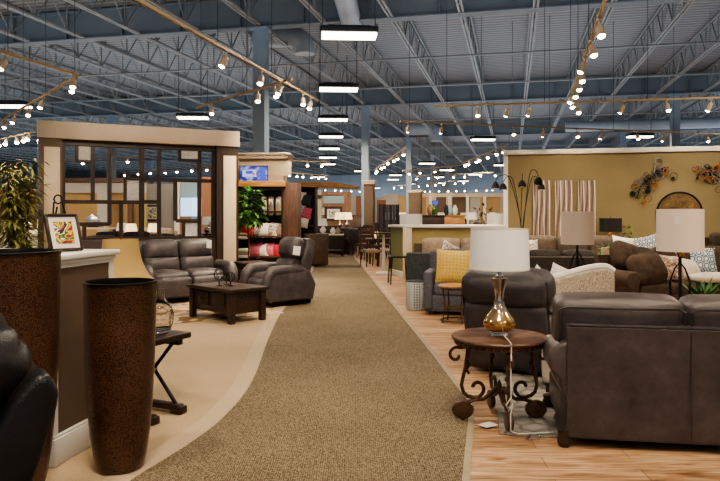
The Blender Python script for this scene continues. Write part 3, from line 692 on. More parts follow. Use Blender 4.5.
# --- mercury glass lamp
lp = thing('mercury_glass_lamp', 'table lamp with amber mercury glass base and white drum shade on scroll leg table', 'lamp', T0 + Vector((.0, .0, TH + .001)))
S().lathe([(.062, 0), (.066, .006), (.066, .02), (.05, .03)], seg=28).build('foot_plate', 'glass', lp)
S().lathe([(.045, .028), (.085, .04), (.115, .07), (.12, .095), (.105, .13), (.07, .175), (.045, .22), (.034, .27), (.033, .31), (.042, .36), (.06, .41), (.068, .43), (.05, .435)], seg=36).build('lamp_base', 'mercury', lp)
S().lathe([(.03, .435), (.03, .45), (.015, .46), (.012, .56)], seg=16).ball((0, 0, .60), .035, 10).build('socket', 'silver', lp)
S().lathe([(.222, .495), (.212, .80), (.208, .80), (.218, .495), (.222, .495)], seg=56, caps=False).build('shade', 'shade_white', lp)
S().tube([(.220 * math.cos(k * PI / 16), .220 * math.sin(k * PI / 16), .498) for k in range(32)], .004, 5, True).tube([(.211 * math.cos(k * PI / 16), .211 * math.sin(k * PI / 16), .798) for k in range(32)], .004, 5, True).build('shade_trim', 'fab_cream', lp)
cd = S().tube([(.02, -.06, TH + .012), (.015, -.2, TH + .01), (.01, -.345, TH + .006), (.006, -.368, TH - .04), (.0, -.37, .38), (.005, -.365, .26), (-.03, -.37, .21), (-.015, -.375, .17), (.015, -.37, .22), (.0, -.37, .14), (.0, -.375, .03), (.05, -.40, .018), (.3, -.36, .018)], .0042, 6).build('lamp_cord', 'white_cord', lp)
cd.location = (0, 0, -TH)
l_ = bpy.data.lights.new('lamp_bulb', 'POINT'); l_.energy = 2; l_.color = (1, .8, .55); l_.shadow_soft_size = .04
# --- recliner behind the table
rc = recliner('leather_recliner', 'dark leather recliner with padded top turned away behind the scroll leg table', 'recliner', (1.61, 6.7, .015), PI - .5, w=.88, d=.95, hb=1.0, arm_w=.16, m='leather_dark')
pr = [(p.x, p.y) for p in smooth_curve([Vector(q) for q in ((.22, .04, 0), (.42, .04, 0), (.47, .3, 0), (.51, .6, 0), (.50, .68, 0), (.555, .76, 0), (.575, .86, 0), (.54, .96, 0), (.45, 1.01, 0), (.32, 1.0, 0), (.22, .92, 0), (.2, .6, 0))], 4)]
S().prism(pr[:28], -.41, .41, 'x', .03).build('outer_back', 'leather_dark', rc)
S().cushion((0, .385, .83), (.86, .37, .36), .14, (.015, .03, .02), (-.3, 0, 0), res=10, sag=.02).build('head_roll', 'leather_dark', rc)
ot = thing('ottoman', 'pale grey upholstered ottoman squeezed between the recliner and the taupe sofa', 'ottoman', (1.86, 5.78, .014), -.3)
S().cushion((0, 0, .26), (.5, .42, .36), .05, (.01, .01, .02)).build('cushion', 'fab_cream', ot); block_feet(ot, (-.19, .19), (-.15, .15), .09)
# --- left corner recliner, tall vases, half wall
lr = recliner('leather_recliner', 'near black leather recliner cut off by the left edge', 'recliner', (-1.97, 2.63, .006), -.99, w=.95, d=.95, hb=1.14, m='leather_black')
for ch in list(lr.children):
    if ch.name.split('.')[0] in ('back_shell', 'back_wing', 'head_cushion', 'lumbar_cushion'): bpy.data.objects.remove(ch)
y1 = .475
for x in (-.375, .375):
    pr = [(p.x, p.y) for p in smooth_curve([Vector(q) for q in ((y1 - .24, .12, 0), (y1 - .17, .45, 0), (y1 - .03, .78, 0), (y1 + .05, .89, 0), (y1 + .11, .92, 0), (y1 + .15, .88, 0), (y1 + .16, .78, 0), (y1 + .06, .45, 0), (y1 - .03, .12, 0))], 4)]
    S().prism(pr, x - .085, x + .085, 'x', .035).build('back_wing', 'leather_black', lr)
S().prism([(y1 - .1, .12), (y1 + .04, .55), (y1 + .13, .88), (y1 + .06, .9), (y1 - .1, .6), (y1 - .2, .12)], -.38, .38, 'x', .02).build('back_shell', 'leather_black', lr)
S().cushion((0, y1 - .10, .91), (.82, .3, .34), .13, (.01, .06, .04), (-.3, 0, 0), sag=.03).build('head_cushion', 'leather_black', lr)
S().cushion((0, y1 - .2, .68), (.7, .28, .36), .11, (.01, .06, .03), (-.3, 0, 0), sag=.02).build('lumbar_cushion', 'leather_black', lr)
def tall_vase(lab, loc, h, r):
    t_ = thing('floor_vase', lab, 'vase', loc)
    k = h / 1.13
    S().lathe([(r * .60, 0), (r * .66, .012), (r * .74, .09 * k), (r * .83, .22 * k), (r * .91, .42 * k), (r * .96, .65 * k), (r * .985, .9 * k), (r, h - .02), (r * 1.02, h - .008), (r * 1.015, h), (r * .97, h), (r * .96, h - .02)], seg=48, caps=False).build('body', 'vase', t_)
    S().lathe([(r * .955, h - .004), (r * .93, h - .2), (r * .8, .3), (0, .28)], seg=40, caps=False).build('inner_lining', 'vase_in', t_)
    S().lathe([(0, .0), (r * .6, 0), (r * .62, .014)], seg=40).build('foot_ring', 'vase_in', t_)
    S().lathe([(r * .955, h - .012), (r * 1.025, h - .012), (r * 1.03, h), (r * .96, h + .003), (r * .95, h - .012)], seg=48, caps=False).build('rim', 'vase_in', t_); return t_
tall_vase('tall tapered bronze crackle floor vase standing on the carpet beside the aisle', (-1.46, 4.02, .006), 1.135, .21)
tall_vase('tall bronze crackle floor vase behind the black recliner, cut by the left edge', (-1.925, 3.62, .006), 1.34, .26)
RZ = -.17; PW = Vector((-2.60, 4.50, 0))
hw = thing('wall_half', None, None, PW, RZ); struct(hw)
S().box((0, 0, .64), (1.58, .68, 1.24)).build('wall_body', 'taupe_paint', hw)
b = S()
b.box((.01, 0, .09), (1.62, .72, .17), .01).box((.01, 0, .18), (1.60, .70, .02), .008); b.build('wall_baseboard', 'white_paint', hw)
S().box((0.0, 0, 1.28), (1.66, .76, .035), .008).box((.0, 0, 1.25), (1.62, .73, .03), .012).box((.0, 0, 1.225), (1.60, .70, .03), .008).build('wall_cap', 'white_paint', hw)
b = S()
for y in (-.32, .32): b.box((.765, y, .66), (.06, .06, 1.22))
b.build('wall_corner_trim', 'white_paint', hw)
art_mat('art_bowl', ['#2b1512', '#8c1f1c', '#c9b23c', '#3c5a2c', '#d8d0c0', '#1d1a18', '#a33b1f'], 9, 3)
framed_picture('framed_picture', 'small dark framed colourful print with white mat leaning on the half wall', (-1.935, 4.36, 1.305), .98, .235, .255, art='art_bowl', mat_w=.035, tilt=-.3, fr=.018)
ez = S(); ez.tube([(-.09, .03, 0), (-.03, .10, .33)], .006, 6).tube([(.09, .03, 0), (.03, .10, .33)], .006, 6).tube([(0, .22, 0), (0, .11, .30)], .006, 6).tube([(-.1, .0, .012), (.1, 0, .012)], .006, 6)
ez.tube([(.03 * math.cos(a / 8 * 2 * PI), .10, .35 + .03 * math.sin(a / 8 * 2 * PI)) for a in range(8)], .006, 6, True)
tag(ez.build('display_easel', 'black_metal', loc=(-1.955, 4.40, 1.299), rz=.98), 'small black wire easel propping the print on the half wall', 'easel')
# --- trestle end table, gold-shade lamp, glass jug
et = thing('trestle_table', 'small black trestle end table behind the tall vase', 'table', (-1.70, 5.10, .006), -.45)
S().box((0, 0, .6), (.62, .46, .045), .008).build('table_top', 'wood_espresso', et)
for y in (-.15, .15):
    l = S(); l.box((0, y, .045), (.56, .07, .05), .01)
    for x in (-.25, .25): l.box((x, y, .03), (.11, .085, .06), .012)
    l.build('trestle_foot', 'wood_espresso', et); S().box((0, y, .555), (.54, .05, .05)).build('top_rail', 'wood_espresso', et)
    S().tube([(-.23, y, .06), (.22, y, .57)], .015, 8).tube([(.23, y, .06), (-.22, y, .57)], .015, 8).build('cross_brace', 'black_metal', et)
S().box((0, 0, .31), (.05, .34, .035), .006).build('stretcher', 'wood_tan', et)
gl = thing('bell_shade_lamp', 'table lamp with flared gold bell shade behind the tall vase', 'lamp', (-1.90, 5.24, .63))
S().lathe([(.268, .385), (.225, .425), (.19, .48), (.162, .55), (.143, .63), (.135, .72), (.131, .72), (.139, .63), (.158, .55), (.186, .48), (.22, .425), (.263, .385), (.268, .385)], seg=40, caps=False).build('shade', 'shade_gold', gl)
S().lathe([(.08, 0), (.085, .02), (.04, .04), (.06, .1), (.08, .16), (.055, .24), (.03, .3), (.015, .36), (.012, .55)], seg=22).build('lamp_base', 'bronze', gl)
S().tube([(-.14, 0, .71), (.14, 0, .71)], .004, 5).tube([(0, 0, .5), (0, 0, .74)], .005, 5).build('harp', 'brass', gl)
S().ball((0, 0, .58), .035, 10).build('bulb', 'white_paint', gl)
jg = S().lathe([(.0, .004), (.06, 0), (.085, .02), (.105, .08), (.108, .14), (.09, .20), (.055, .245), (.036, .275), (.034, .31), (.042, .335), (.037, .335), (.029, .31), (.031, .275), (.05, .245), (.085, .20), (.102, .14), (.099, .08), (.08, .026), (.0, .012)], seg=36, caps=False).build('glass_jug', 'glass')
jg.location = (-1.555, 5.12, .633); tag(jg, 'clear bubbled glass jug on the trestle table beside the gold lamp', 'jug')
# --- left lounge group
ct = thing('coffee_table', 'dark plank coffee table with drawers in front of the grey loveseat', 'table', (-1.97, 9.78, .006), -.76)
S().box((0, 0, .465), (1.12, .68, .05), .008).build('table_top', 'wood_coffee', ct)
S().box((0, 0, .285), (1.0, .55, .31), .004).build('case', 'wood_coffee', ct)
for x in (-1, 1):
    for y in (-1, 1): S().box((x * .49, y * .27, .225), (.085, .085, .45), .008).build('leg', 'wood_coffee', ct)
for y in (-1, 1):
    dr = S().box((-.2, y * .283, .31), (.3, .02, .2), .006).build('drawer', 'wood_frame', ct); S().tube([(-.24, y * .30, .32), (-.24, y * .315, .30), (-.16, y * .315, .30), (-.16, y * .30, .32)], .006, 6).build('handle', 'black_metal', dr)
    S().box((.2, y * .283, .31), (.3, .02, .2), .006).build('side_panel', 'wood_coffee', ct)
for i, (x, y, lab) in enumerate(((-.1, .06, 'wire orb candle holder on the coffee table, nearest the loveseat'), (.12, -.02, 'wire orb candle holder in the middle of the coffee table'), (.0, -.14, 'wire orb candle holder nearest the coffee table front edge'))):
    c = Vector((-1.97, 9.78, .496)) + Matrix.Rotation(-.76, 3, 'Z') @ Vector((x, y, 0)); r_ = .055 + .012 * i
    o = thing('candle_holder', lab, 'candle holder', c)
    s = S(); s.lathe([(.045, 0), (.045, .008), (.008, .015), (.008, .05 + .02 * i)], seg=14)
    for q in range(4):
        a = q * PI / 4; s.tube([(r_ * math.cos(b_) * math.cos(a), r_ * math.cos(b_) * math.sin(a), .05 + .02 * i + r_ + r_ * math.sin(b_)) for b_ in [k * 2 * PI / 14 for k in range(14)]], .005, 5, True)
    s.build('wire_orb', 'black_metal', o); S().lathe([(.02, 0), (.02, .04), (0, .042)], (0, 0, .05 + .02 * i + .015), 10).build('candle', 'glass', o)
ls = recliner('reclining_loveseat', 'two seat grey leather reclining loveseat in front of the room divider', 'loveseat', (-3.2, 11.95, .006), .6, w=1.7, n=2, d=1.02, hb=1.08, m='leather_grey')
price_tag('white price tag hanging on the right cushion of the grey loveseat', (-2.77, 12.12, 1.0), (-.15, .1, .6), .09, .15)
r2 = recliner('leather_recliner', 'grey leather recliner at the aisle edge facing the coffee table', 'recliner', (-1.40, 11.42, .006), -.93, w=.98, d=.95, hb=1.14, m='leather_grey')
price_tag('white price tag hanging on the wing of the aisle recliner', (-1.07, 11.16, .93), (-.1, .12, .0), .12, .15)
side_table('end_table', 'dark wood end table in the corner beyond the grey loveseat', (-2.15, 13.1, .006), .5, .55, .55, .6)
t = NT('brown tile pattern rug'); t.set(Roughness=1); ck = t.n('ShaderNodeTexChecker', Scale=2.4); t.l(t.coord((1, 1, 0), (0, 0, .78)), ck.inputs['Vector'])
nz = t.n('ShaderNodeTexNoise', Scale=1.7, Detail=1); t.l(t.coord(), nz.inputs['Vector']); m_ = t.n('ShaderNodeMath', _operation='MULTIPLY_ADD'); t.l(ck.outputs['Fac'], m_.inputs[0]); m_.inputs[1].default_value = .3; t.l(nz.outputs['Fac'], m_.inputs[2])
t.base(t.ramp(m_.outputs[0], [(.4, '#6d5138'), (.5, '#b79f7c'), (.62, '#8b5f3c'), (.72, '#c0ab8b'), (.85, '#7a766c')], 'CONSTANT')); MT['rug_brown'] = t.m
tag(S().box((0, 0, .004), (2.5, 1.9, .008)).build('area_rug', 'rug_brown', loc=(-2.75, 10.35, .006), rz=.6), 'brown and cream geometric area rug under the coffee table', 'rug')

# --- room divider with the window grid
DO = Vector((-5.99, 12.3)); DR = .467; DX = Vector((math.cos(DR), math.sin(DR)))
def dvx(px): k = (px - HX) / F; return (k * DO.y - DO.x) / (DX.x - k * DX.y)
def dvz(px, py): x = dvx(px); Y = DO.y + DX.y * x; return WZ(py, Y)
dv = thing('room_divider', 'tall beige and dark wood room divider with an open window grid behind the loveseat', 'room divider', (DO.x, DO.y, .004), DR)
LD = dvx(238.5); zt = dvz(140, 126.2); zf = dvz(65, 141); zb_ = dvz(100, 240.5); xl, xr = dvx(62.5), dvx(217)
S().box((LD / 2, .2, (zt + zf + .04) / 2), (LD + .04, .46, zt - zf - .04), .008).build('header', 'fascia', dv)
b = S(); b.box((xl / 2, .2, zf / 2 + .02), (xl, .38, zf + .04)).build('end_post', 'taupe_paint', dv)
S().box((.0 - .005, .3, zf / 2 + .02), (.02, .5, zf + .04)).build('end_mirror', 'mirror', dv)
S().box(((dvx(44) + dvx(60)) / 2, -.0, (dvz(50, 147) + .25) / 2), (dvx(60) - dvx(44), .03, dvz(50, 147) - .25), .006).build('end_panel', 'panel_cream', dv)
S().box(((xr + LD) / 2, .2, zf / 2 + .02), (LD - xr, .38, zf + .04)).build('end_post', 'wood_frame', dv)
S().box(((dvx(223.5) + dvx(236)) / 2, -.0, (dvz(230, 156) + .12) / 2), (dvx(236) - dvx(223.5), .03, dvz(230, 156) - .12), .006).build('end_panel', 'panel_cream', dv)
S().box(((xl + xr) / 2, .2, zb_ / 2), (xr - xl, .3, zb_), .004).build('lower_panel', 'wood_frame', dv)
b = S(); tw_ = .075
def vb(px, y0, y1, w=tw_):
    z0, z1 = sorted((dvz(px, y0), dvz(px, y1))); b.box((dvx(px), .2, (z0 + z1) / 2), (w, .09, z1 - z0), .005, 1)
def hb_(x0, x1, py, w=tw_):
    z = dvz((x0 + x1) / 2, py); b.box(((dvx(x0) + dvx(x1)) / 2, .2, z), (dvx(x1) - dvx(x0), .09, w), .005, 1)
b.box(((xl + xr) / 2, .2, zf - .02), (xr - xl, .12, .10), .005, 1).box(((xl + xr) / 2, .2, zb_), (xr - xl, .12, .10), .005, 1)
vb(63.5, 141, 241); vb(215.5, 147, 240); vb(93.5, 141, 202); vb(110.5, 142, 225); vb(143, 144, 240, .1); vb(160.7, 145, 240); vb(177.3, 181, 221); vb(201.5, 147, 240); vb(122.3, 202, 241); vb(85, 225, 241); vb(74, 225, 222)
hb_(63, 143, 202); hb_(72, 111, 224.5); hb_(143, 215, 180); hb_(143, 160, 202); hb_(178, 202, 221)
vb(77.5, 141, 161, .06); hb_(77, 94, 161, .06); vb(126.5, 178, 202, .06); hb_(126, 143, 178.5, .06); vb(181.5, 147, 160, .06); hb_(181, 202, 160, .06); vb(185.5, 221, 239, .06)
b.build('window_grid', 'wood_frame', dv)
for x0, x1, y0, y1 in ((78, 93, 143, 160), (127.5, 142, 179.5, 201), (182.5, 200.5, 149, 159), (186.5, 200.5, 222, 238)):
    z0, z1 = dvz((x0 + x1) / 2, y1), dvz((x0 + x1) / 2, y0)
    tag(S().box(((dvx(x0) + dvx(x1)) / 2, .2, (z0 + z1) / 2), (dvx(x1) - dvx(x0), .03, z1 - z0)).build('glass_insert', 'insert', dv), 'frosted square glass insert')
# --- bamboo at the left edge
bm_ = thing('bamboo_plant', 'tall leafy bamboo plant at the left edge beside the room divider', 'plant', (-5.85, 11.25, .004))
S().lathe([(.2, 0), (.26, .4), (.27, .42), (.22, .42), (.2, .36), (0, .36)], seg=24).build('pot', 'wood_espresso', bm_)
rnd = random.Random(5); s = S(); lf = S()
for k in range(13):
    a = rnd.uniform(0, 2 * PI); r0 = rnd.uniform(.02, .16); x, y = r0 * math.cos(a), r0 * math.sin(a); tx, ty = x + rnd.uniform(-.3, .22), y + rnd.uniform(-.3, .3); h = rnd.uniform(1.7, 2.5)
    pts = [(x + (tx - x) * q * q, y + (ty - y) * q * q, .35 + (h - .35) * q) for q in (0, .25, .5, .75, 1)]
    s.tube(pts, [.017, .016, .014, .011, .006], 7)
    for q in range(120):
        u = rnd.uniform(.22, 1); px_, py_, pz_ = x + (tx - x) * u * u, y + (ty - y) * u * u, .35 + (h - .35) * u
        b_ = rnd.uniform(0, 2 * PI); o_ = rnd.uniform(.0, .2); leaf(lf, Vector((px_ + o_ * math.cos(b_), py_ + o_ * math.sin(b_), pz_ + rnd.uniform(-.06, .1))), Vector((math.cos(b_), math.sin(b_), rnd.uniform(-.9, .25))).normalized(), rnd.uniform(.14, .27), .2, rnd)
s.build('stem', 'bark', bm_); lf.build('foliage', 'bamboo_leaf', bm_, smooth=False)
# --- ficus
fi = potted_plant('potted_ficus', 'round leaved green ficus tree in a pot beside the shop kiosk', (-2.50, 14.72, .004), 2.10, .40, 230, .21, 'plant', 'leaf', 'wood_espresso', .17, .3, aspect=.72, sc=(.85, .8, 1.15))
# ================================================================== MIDDLE AND FAR RIGHT
# --- olive display wall
OW = Vector((3.91, 17.8)); OR = -GA; OX = Vector((math.cos(OR), math.sin(OR)))
def ow(px, py=None, off=-.04):
    k = (px - HX) / F; x = (k * OW.y - OW.x) / (OX.x - k * OX.y); p = OW + OX * x + Vector((-OX.y, OX.x)) * off
    return Vector((p.x, p.y, WZ(py, p.y) if py is not None else 0))
owl = thing('wall_olive', None, None, (OW.x, OW.y, 0), OR); struct(owl)
S().box((5, .1, 1.57), (10, .2, 3.14)).build('wall_body', 'olive', owl, smooth=False)
S().box((5, .08, 3.2), (10.1, .34, .13), .02).build('wall_crown', 'white_paint', owl)
S().box((.02, .1, 1.6), (.12, .26, 3.15), .01).build('wall_edge_trim', 'white_paint', owl)
S().box((5, -.01, .08), (10, .03, .16)).build('wall_baseboard', 'white_paint', owl)
t = NT('birch trunks print'); t.set(Roughness=.6)
w = t.n('ShaderNodeTexWave', Scale=2.6, Distortion=14, Detail=2.5); w.inputs['Detail Scale'].default_value = .8; w.bands_direction = 'X'; t.l(t.coord((1, 1, .14)), w.inputs['Vector'])
nz = t.n('ShaderNodeTexNoise', Scale=9, Detail=4); t.l(t.coord((1, 1, 3)), nz.inputs['Vector']); m_ = t.n('ShaderNodeMath', _operation='MULTIPLY_ADD'); t.l(nz.outputs['Fac'], m_.inputs[0]); m_.inputs[1].default_value = .4; t.l(w.outputs['Fac'], m_.inputs[2])
t.base(t.ramp(m_.outputs[0], [(.45, '#5e4c40'), (.9, '#7e6c5f'), (1.0, '#8f7d6f')])); c_b = [l.from_socket for l in t.t.links if l.to_socket == t.b.inputs['Base Color']][0]
w2 = t.n('ShaderNodeTexWave', Scale=2.3, Distortion=3.5, Detail=2); w2.bands_direction = 'X'; w2.inputs['Detail Scale'].default_value = .7; t.l(t.coord((1, 1, .35), (0, .06, 0)), w2.inputs['Vector'])
gt = t.n('ShaderNodeMath', _operation='GREATER_THAN'); t.l(w2.outputs['Fac'], gt.inputs[0]); gt.inputs[1].default_value = .955
mx = t.n('ShaderNodeMix', _data_type='RGBA'); t.l(gt.outputs[0], mx.inputs['Factor']); t.l(c_b, mx.inputs[6]); mx.inputs[7].default_value = lin('#d8d0c6'); t.base(mx.outputs[2]); MT['birch'] = t.m
for a, b, lab in ((533, 550, 'leftmost of three tall birch trunk canvases on the olive wall'), (555, 572, 'middle one of three tall birch trunk canvases on the olive wall'), (577.5, 595.5, 'rightmost of three tall birch trunk canvases on the olive wall')):
    p0, p1 = ow(a), ow(b); z1, z0 = ow((a + b) / 2, 180.5).z, ow((a + b) / 2, 247).z
    o = S().box((0, 0, 0), ((p1 - p0).length, .05, z1 - z0), .006).build('canvas_print', 'birch', loc=((p0.x + p1.x) / 2, (p0.y + p1.y) / 2, (z0 + z1) / 2), rz=OR); tag(o, lab, 'picture', 'birch canvases on the olive wall')
# metal ring sculptures
rnd = random.Random(11)
MT['copper_ring'] = mat('copper ring', '#b0672a', rough=.35, metal=.7)
def ring_art(lab, path, n, seed):
    rn = random.Random(seed); c = ow(*path[0]); r = thing('wall_sculpture', lab, 'wall art', (c.x, c.y, c.z), OR); mi = {'black_metal': S()}
    cv = smooth_curve([Vector((ow(*p) - c).to_tuple()) for p in path], 8); inv = Matrix.Rotation(-OR, 3, 'Z')
    for i in range(n):
        q = inv @ cv[int(rn.random() * (len(cv) - 1))]; q += Vector((rn.uniform(-.25, .25), rn.uniform(-.05, -.01), rn.uniform(-.22, .22)))
        m = rn.choice(['black_metal', 'black_metal', 'black_metal', 'copper_ring', 'silver']); rr = rn.uniform(.035, .09)
        if m == 'black_metal' and rn.random() < .35: S().cyl(q, rr * .8, .02, 14, (PI / 2, 0, 0)).build('disc', m, r); continue
        S().tube([q + Vector((rr * math.cos(k * PI / 8), 0, rr * math.sin(k * PI / 8))) for k in range(16)], .006 if m == 'black_metal' else .013, 6, True).build({'black_metal': 'dark_ring', 'copper_ring': 'copper_ring', 'silver': 'silver_ring'}[m], m, r)
    mi['black_metal'].tube([inv @ p + Vector((0, -.02, 0)) for p in cv], .014, 6)
    mi['black_metal'].build('stem', 'black_metal', r)
ring_art('curved wall sculpture of overlapping metal rings and discs in the middle of the olive wall', [(637, 198), (640, 187), (649, 178), (659, 173), (668, 167)], 36, 3)
ring_art('wall sculpture of metal rings and discs cut by the right edge on the olive wall', [(697, 175), (706, 172), (716, 176), (726, 183)], 30, 9)
c = ow(679, 213); mr = thing('round_mirror', 'round antiqued bronze wall mirror behind the large drum lamp', 'mirror', c, OR)
art_mat('antique', ['#3a2d18', '#4b3a1f', '#5f4a26', '#54421f', '#6d5830'], 4, 1, .5)
S().cyl((0, 0, 0), .52, .03, 40, (PI / 2, 0, 0)).build('mirror_plate', 'antique', mr); S().tube([(.53 * math.cos(k * PI / 20), -.01, .53 * math.sin(k * PI / 20)) for k in range(40)], .025, 8, True).build('rim', 'black_metal', mr)
# arc floor lamp with five black domes
al = thing('arc_floor_lamp', 'black floor lamp with five arching arms and dome shades before the olive wall', 'lamp', (WX(522, 15.2), 15.2, 0))
S().lathe([(.2, 0), (.2, .02), (.03, .04), (.025, 1.2)], seg=20).build('base', 'black_metal', al)
for px, py, y_ in ((494.5, 187, -.1), (505, 188, .2), (519, 186, -.3), (533, 183, -.45), (543, 188, .15)):
    x = (px - 522) / F * 15.2; z = WZ(py, 15.2)
    pts = smooth_curve([(0, 0, .6), (.03 * (1 if x > 0 else -1), y_ * .1, 1.35), (x * .45, y_ * .5, z + .16), (x * .8, y_ * .9, z + .26), (x, y_, z + .13)], 6)
    S().tube(pts, .009, 6).build('arm', 'black_metal', al)
    sh = S().lathe([(.02, .12), (.05, .10), (.085, .04), (.098, -.03), (.09, -.03), (.075, .04), (.02, .1)], (x, y_, z), 18, (0.0 if px != 533 else .5, 0, 0), False).build('dome_shade', 'black_metal', al)
    S().ball((x, y_ - (.03 if px == 533 else 0), z - .0), .048, 10).build('bulb', 'shade_lit' if px == 533 else 'white_paint', sh)
# --- sofas of the right field
sofa('sofa', 'long taupe fabric sofa with its back to the olive wall under the birch canvases', 'sofa', (5.05, 15.55, 0), -.12, w=2.6, n=3, hb=1.0, arm='roll', m='fab_taupe', seat_h=.46)
sofa('sofa', 'low charcoal two cushion sofa seen from behind between the beige drum lamp and cream loveseat', 'sofa', (3.72, 12.4, 0), PI - .1, w=1.6, n=2, hb=.86, ht=.78, arm='box', m='fab_char', arm_h=.6)
sofa('sofa', 'chocolate chenille sofa with oversized round pillows behind the large drum lamp', 'sofa', (5.28, 10.82, 0), .2, w=2.6, n=3, d=1.05, hb=.97, arm='roll', m='fab_mocha', arm_h=.66, mc='fab_mocha')
def bolster(lab, loc, rot): o = S().cushion((0, 0, 0), (.60, .26, .50), .13, (.02, .07, .02), res=9).build('bolster_pillow', 'fab_mocha'); o.location = loc; o.rotation_euler = rot; return tag(o, lab, 'pillow', 'round brown bolsters')
bolster('round brown scatter cushion on the left end of the chocolate sofa, upper of two', (4.36, 10.78, .84), (-.45, .25, .5))
bolster('round brown scatter cushion on the chocolate sofa, lower and nearer of two', (4.5, 10.35, .69), (-.5, -.15, .35))
art_mat('floral', ['#5d4a3a', '#b29c84', '#8a5a3c', '#d6c7b2', '#6d5742'], 12, 4)
loose_pillow('flowered brown scatter cushion beside the brown bolsters', (5.0, 10.6, .69), (-.5, .1, .3), .45, 'floral', .16)
tag(S().cushion((0, 0, 0), (1.0, .6, .1), .045, (0, .01, .03)).build('seat_pad', 'fab_cream', loc=(5.72, 10.62, .53), rz=.2), 'cream seat pad laid over the right cushions of the chocolate sofa', 'cushion')
t = NT('blue ikat dots'); t.set(Roughness=.9); v = t.n('ShaderNodeTexVoronoi', Scale=9); v.inputs['Randomness'].default_value = .15; t.l(t.coord((1, 0, 1)), v.inputs['Vector'])
t.base(t.ramp(v.outputs['Distance'], [(.18, '#c9cdd0'), (.28, '#39485a'), (.42, '#aab4bc'), (.55, '#5b6a78')], 'CONSTANT')); MT['blue_dots'] = t.m
loose_pillow('blue and white medallion cushion on the chocolate sofa at the right edge', (5.76, 11.1, .76), (-.35, .1, .1), .52, 'blue_dots', .18)
loose_pillow('pale pinkish cushion lying beside the medallion cushion', (5.36, 10.78, .64), (-.75, .2, .2), .46, 'fab_cream', .2)
sofa('armchair', 'dark brown rounded armchair at the right edge under the ring sculpture', 'armchair', (8.35, 15.0, 0), -.4, w=1.1, n=1, hb=1.1, arm='roll', m='fab_mocha_dark')
sofa('sofa', 'pale cotton covered sofa half hidden behind the chocolate sofa', 'sofa', (6.2, 13.9, 0), -.1, w=2.0, n=2, hb=.92, arm='box', m='fab_stone', arm_h=.6)
loose_pillow('white cushion on the pale sofa behind the chocolate sofa', (5.5, 13.75, .84), (-.35, .15, .1), .5, 'fab_white', .2); loose_pillow('blue grey cushion beside the white cushion on the pale sofa', (6.0, 13.7, .86), (-.35, -.2, .1), .5, 'blue_dots', .18)
# cream patterned loveseat with a sweeping back
t = NT('cream scroll fabric'); t.set(Roughness=.9); w = t.n('ShaderNodeTexWave', Scale=14, Distortion=14, Detail=1, Detail__Scale=1.6); w.bands_direction = 'DIAGONAL'; t.l(t.coord(), w.inputs['Vector'])
t.base(t.ramp(w.outputs['Fac'], [(.15, '#8d8170'), (.5, '#a89b87'), (.85, '#b9ac98')])); MT['scroll_fab'] = t.m
cl = thing('patterned_loveseat', 'cream scroll patterned loveseat with sweeping white edged back seen from behind', 'loveseat', (2.22, 7.78, .01), PI + .05)
prof = [(-.62, .1), (-.62, .88), (-.52, .93), (-.32, .91), (-.05, .84), (.20, .78), (.45, .75), (.62, .74), (.62, .1)]
S().prism(prof, .28, .42, 'y', .03).build('back', 'scroll_fab', cl)
S().tube([(p.x, .36, p.y + .01) for p in smooth_curve([Vector((q[0], q[1], 0)) for q in prof[1:8]], 5)], .045, 8).build('back_edge', 'fab_white', cl)
S().box((0, -.05, .22), (1.2, .72, .26), .03).build('base', 'scroll_fab', cl); S().cushion((0, -.08, .42), (1.16, .66, .18), .06, (0, .01, .02)).build('seat_cushion', 'fab_white', cl)
for x in (-.6, .6): S().prism([(.36, .1), (.36, .82), (.1, .74), (-.2, .62), (-.42, .56), (-.46, .1)], x - .05, x + .05, 'x', .03).build('arm', 'scroll_fab', cl)
bun_feet(cl, (-.52, .52), (-.36, .34), .1)
loose_pillow('white cushion peeking over the back of the cream loveseat, left of two', (2.16, 7.92, .71), (-.25, .7, .1), .34, 'fab_white', .14); loose_pillow('white cushion peeking over the back of the cream loveseat, right of two', (2.42, 7.92, .75), (-.25, .4, -.1), .34, 'fab_white', .14)
# --- lamps and tables of the right field
side_table('lamp_table', 'dark lamp table hidden behind the taupe sofa back', (3.02, 6.35, .01), .1, .62, .5, .60, 'wood_espresso')
dl = drum_lamp('drum_lamp', 'table lamp with large oatmeal drum shade and thin black stem behind the taupe sofa', (3.045, 6.28, .612), .208, .208, .40, .585, 'shade_pink', 'ornate')
price_tag('white price tag hanging on the large oatmeal drum shade', (2.93, 6.100, 1.49), (0, 0, -.55), .045, .075)
for k in range(3): S().lathe([(.012, 0), (.02, .02), (.03, .04), (.0, .03)], (.02 * math.cos(k * 2), .02 * math.sin(k * 2), .53), 8).build('fabric_flower', ('brass', 'white_paint', 'brass')[k], dl)
g = thing('spiky_plant', 'small spiky green plant on the table behind the taupe sofa', 'plant', (3.23, 6.22, .612))
S().lathe([(.05, 0), (.075, .1), (.07, .1), (0, .08)], seg=14).build('pot', 'white_paint', g); s = S(); rn = random.Random(2)
for k in range(60):
    a = rn.uniform(0, 6.28); leaf(s, Vector((0, 0, .09)), Vector((math.cos(a), math.sin(a), rn.uniform(.5, 1.8))).normalized(), rn.uniform(.18, .32), .13, rn)
s.build('foliage', MT['leaf'], g, smooth=False)
g = thing('silver_flower_bowl', 'bowl of silver metallic blossoms on the table behind the taupe sofa', 'decoration', (2.86, 6.2, .612)); S().lathe([(.04, 0), (.09, .07), (.085, .07), (0, .02)], seg=18).build('bowl', 'silver', g); s = S()
for k in range(16): a = rn.uniform(0, 6.28); q = rn.uniform(0, .08); s.lathe([(.0, 0), (.03, .015), (.04, .035), (.0, .02)], (q * math.cos(a), q * math.sin(a), .085 + rn.uniform(0, .04)), 7, (rn.uniform(-.6, .6), rn.uniform(-.6, .6), 0))
s.build('blossoms', 'silver', g)
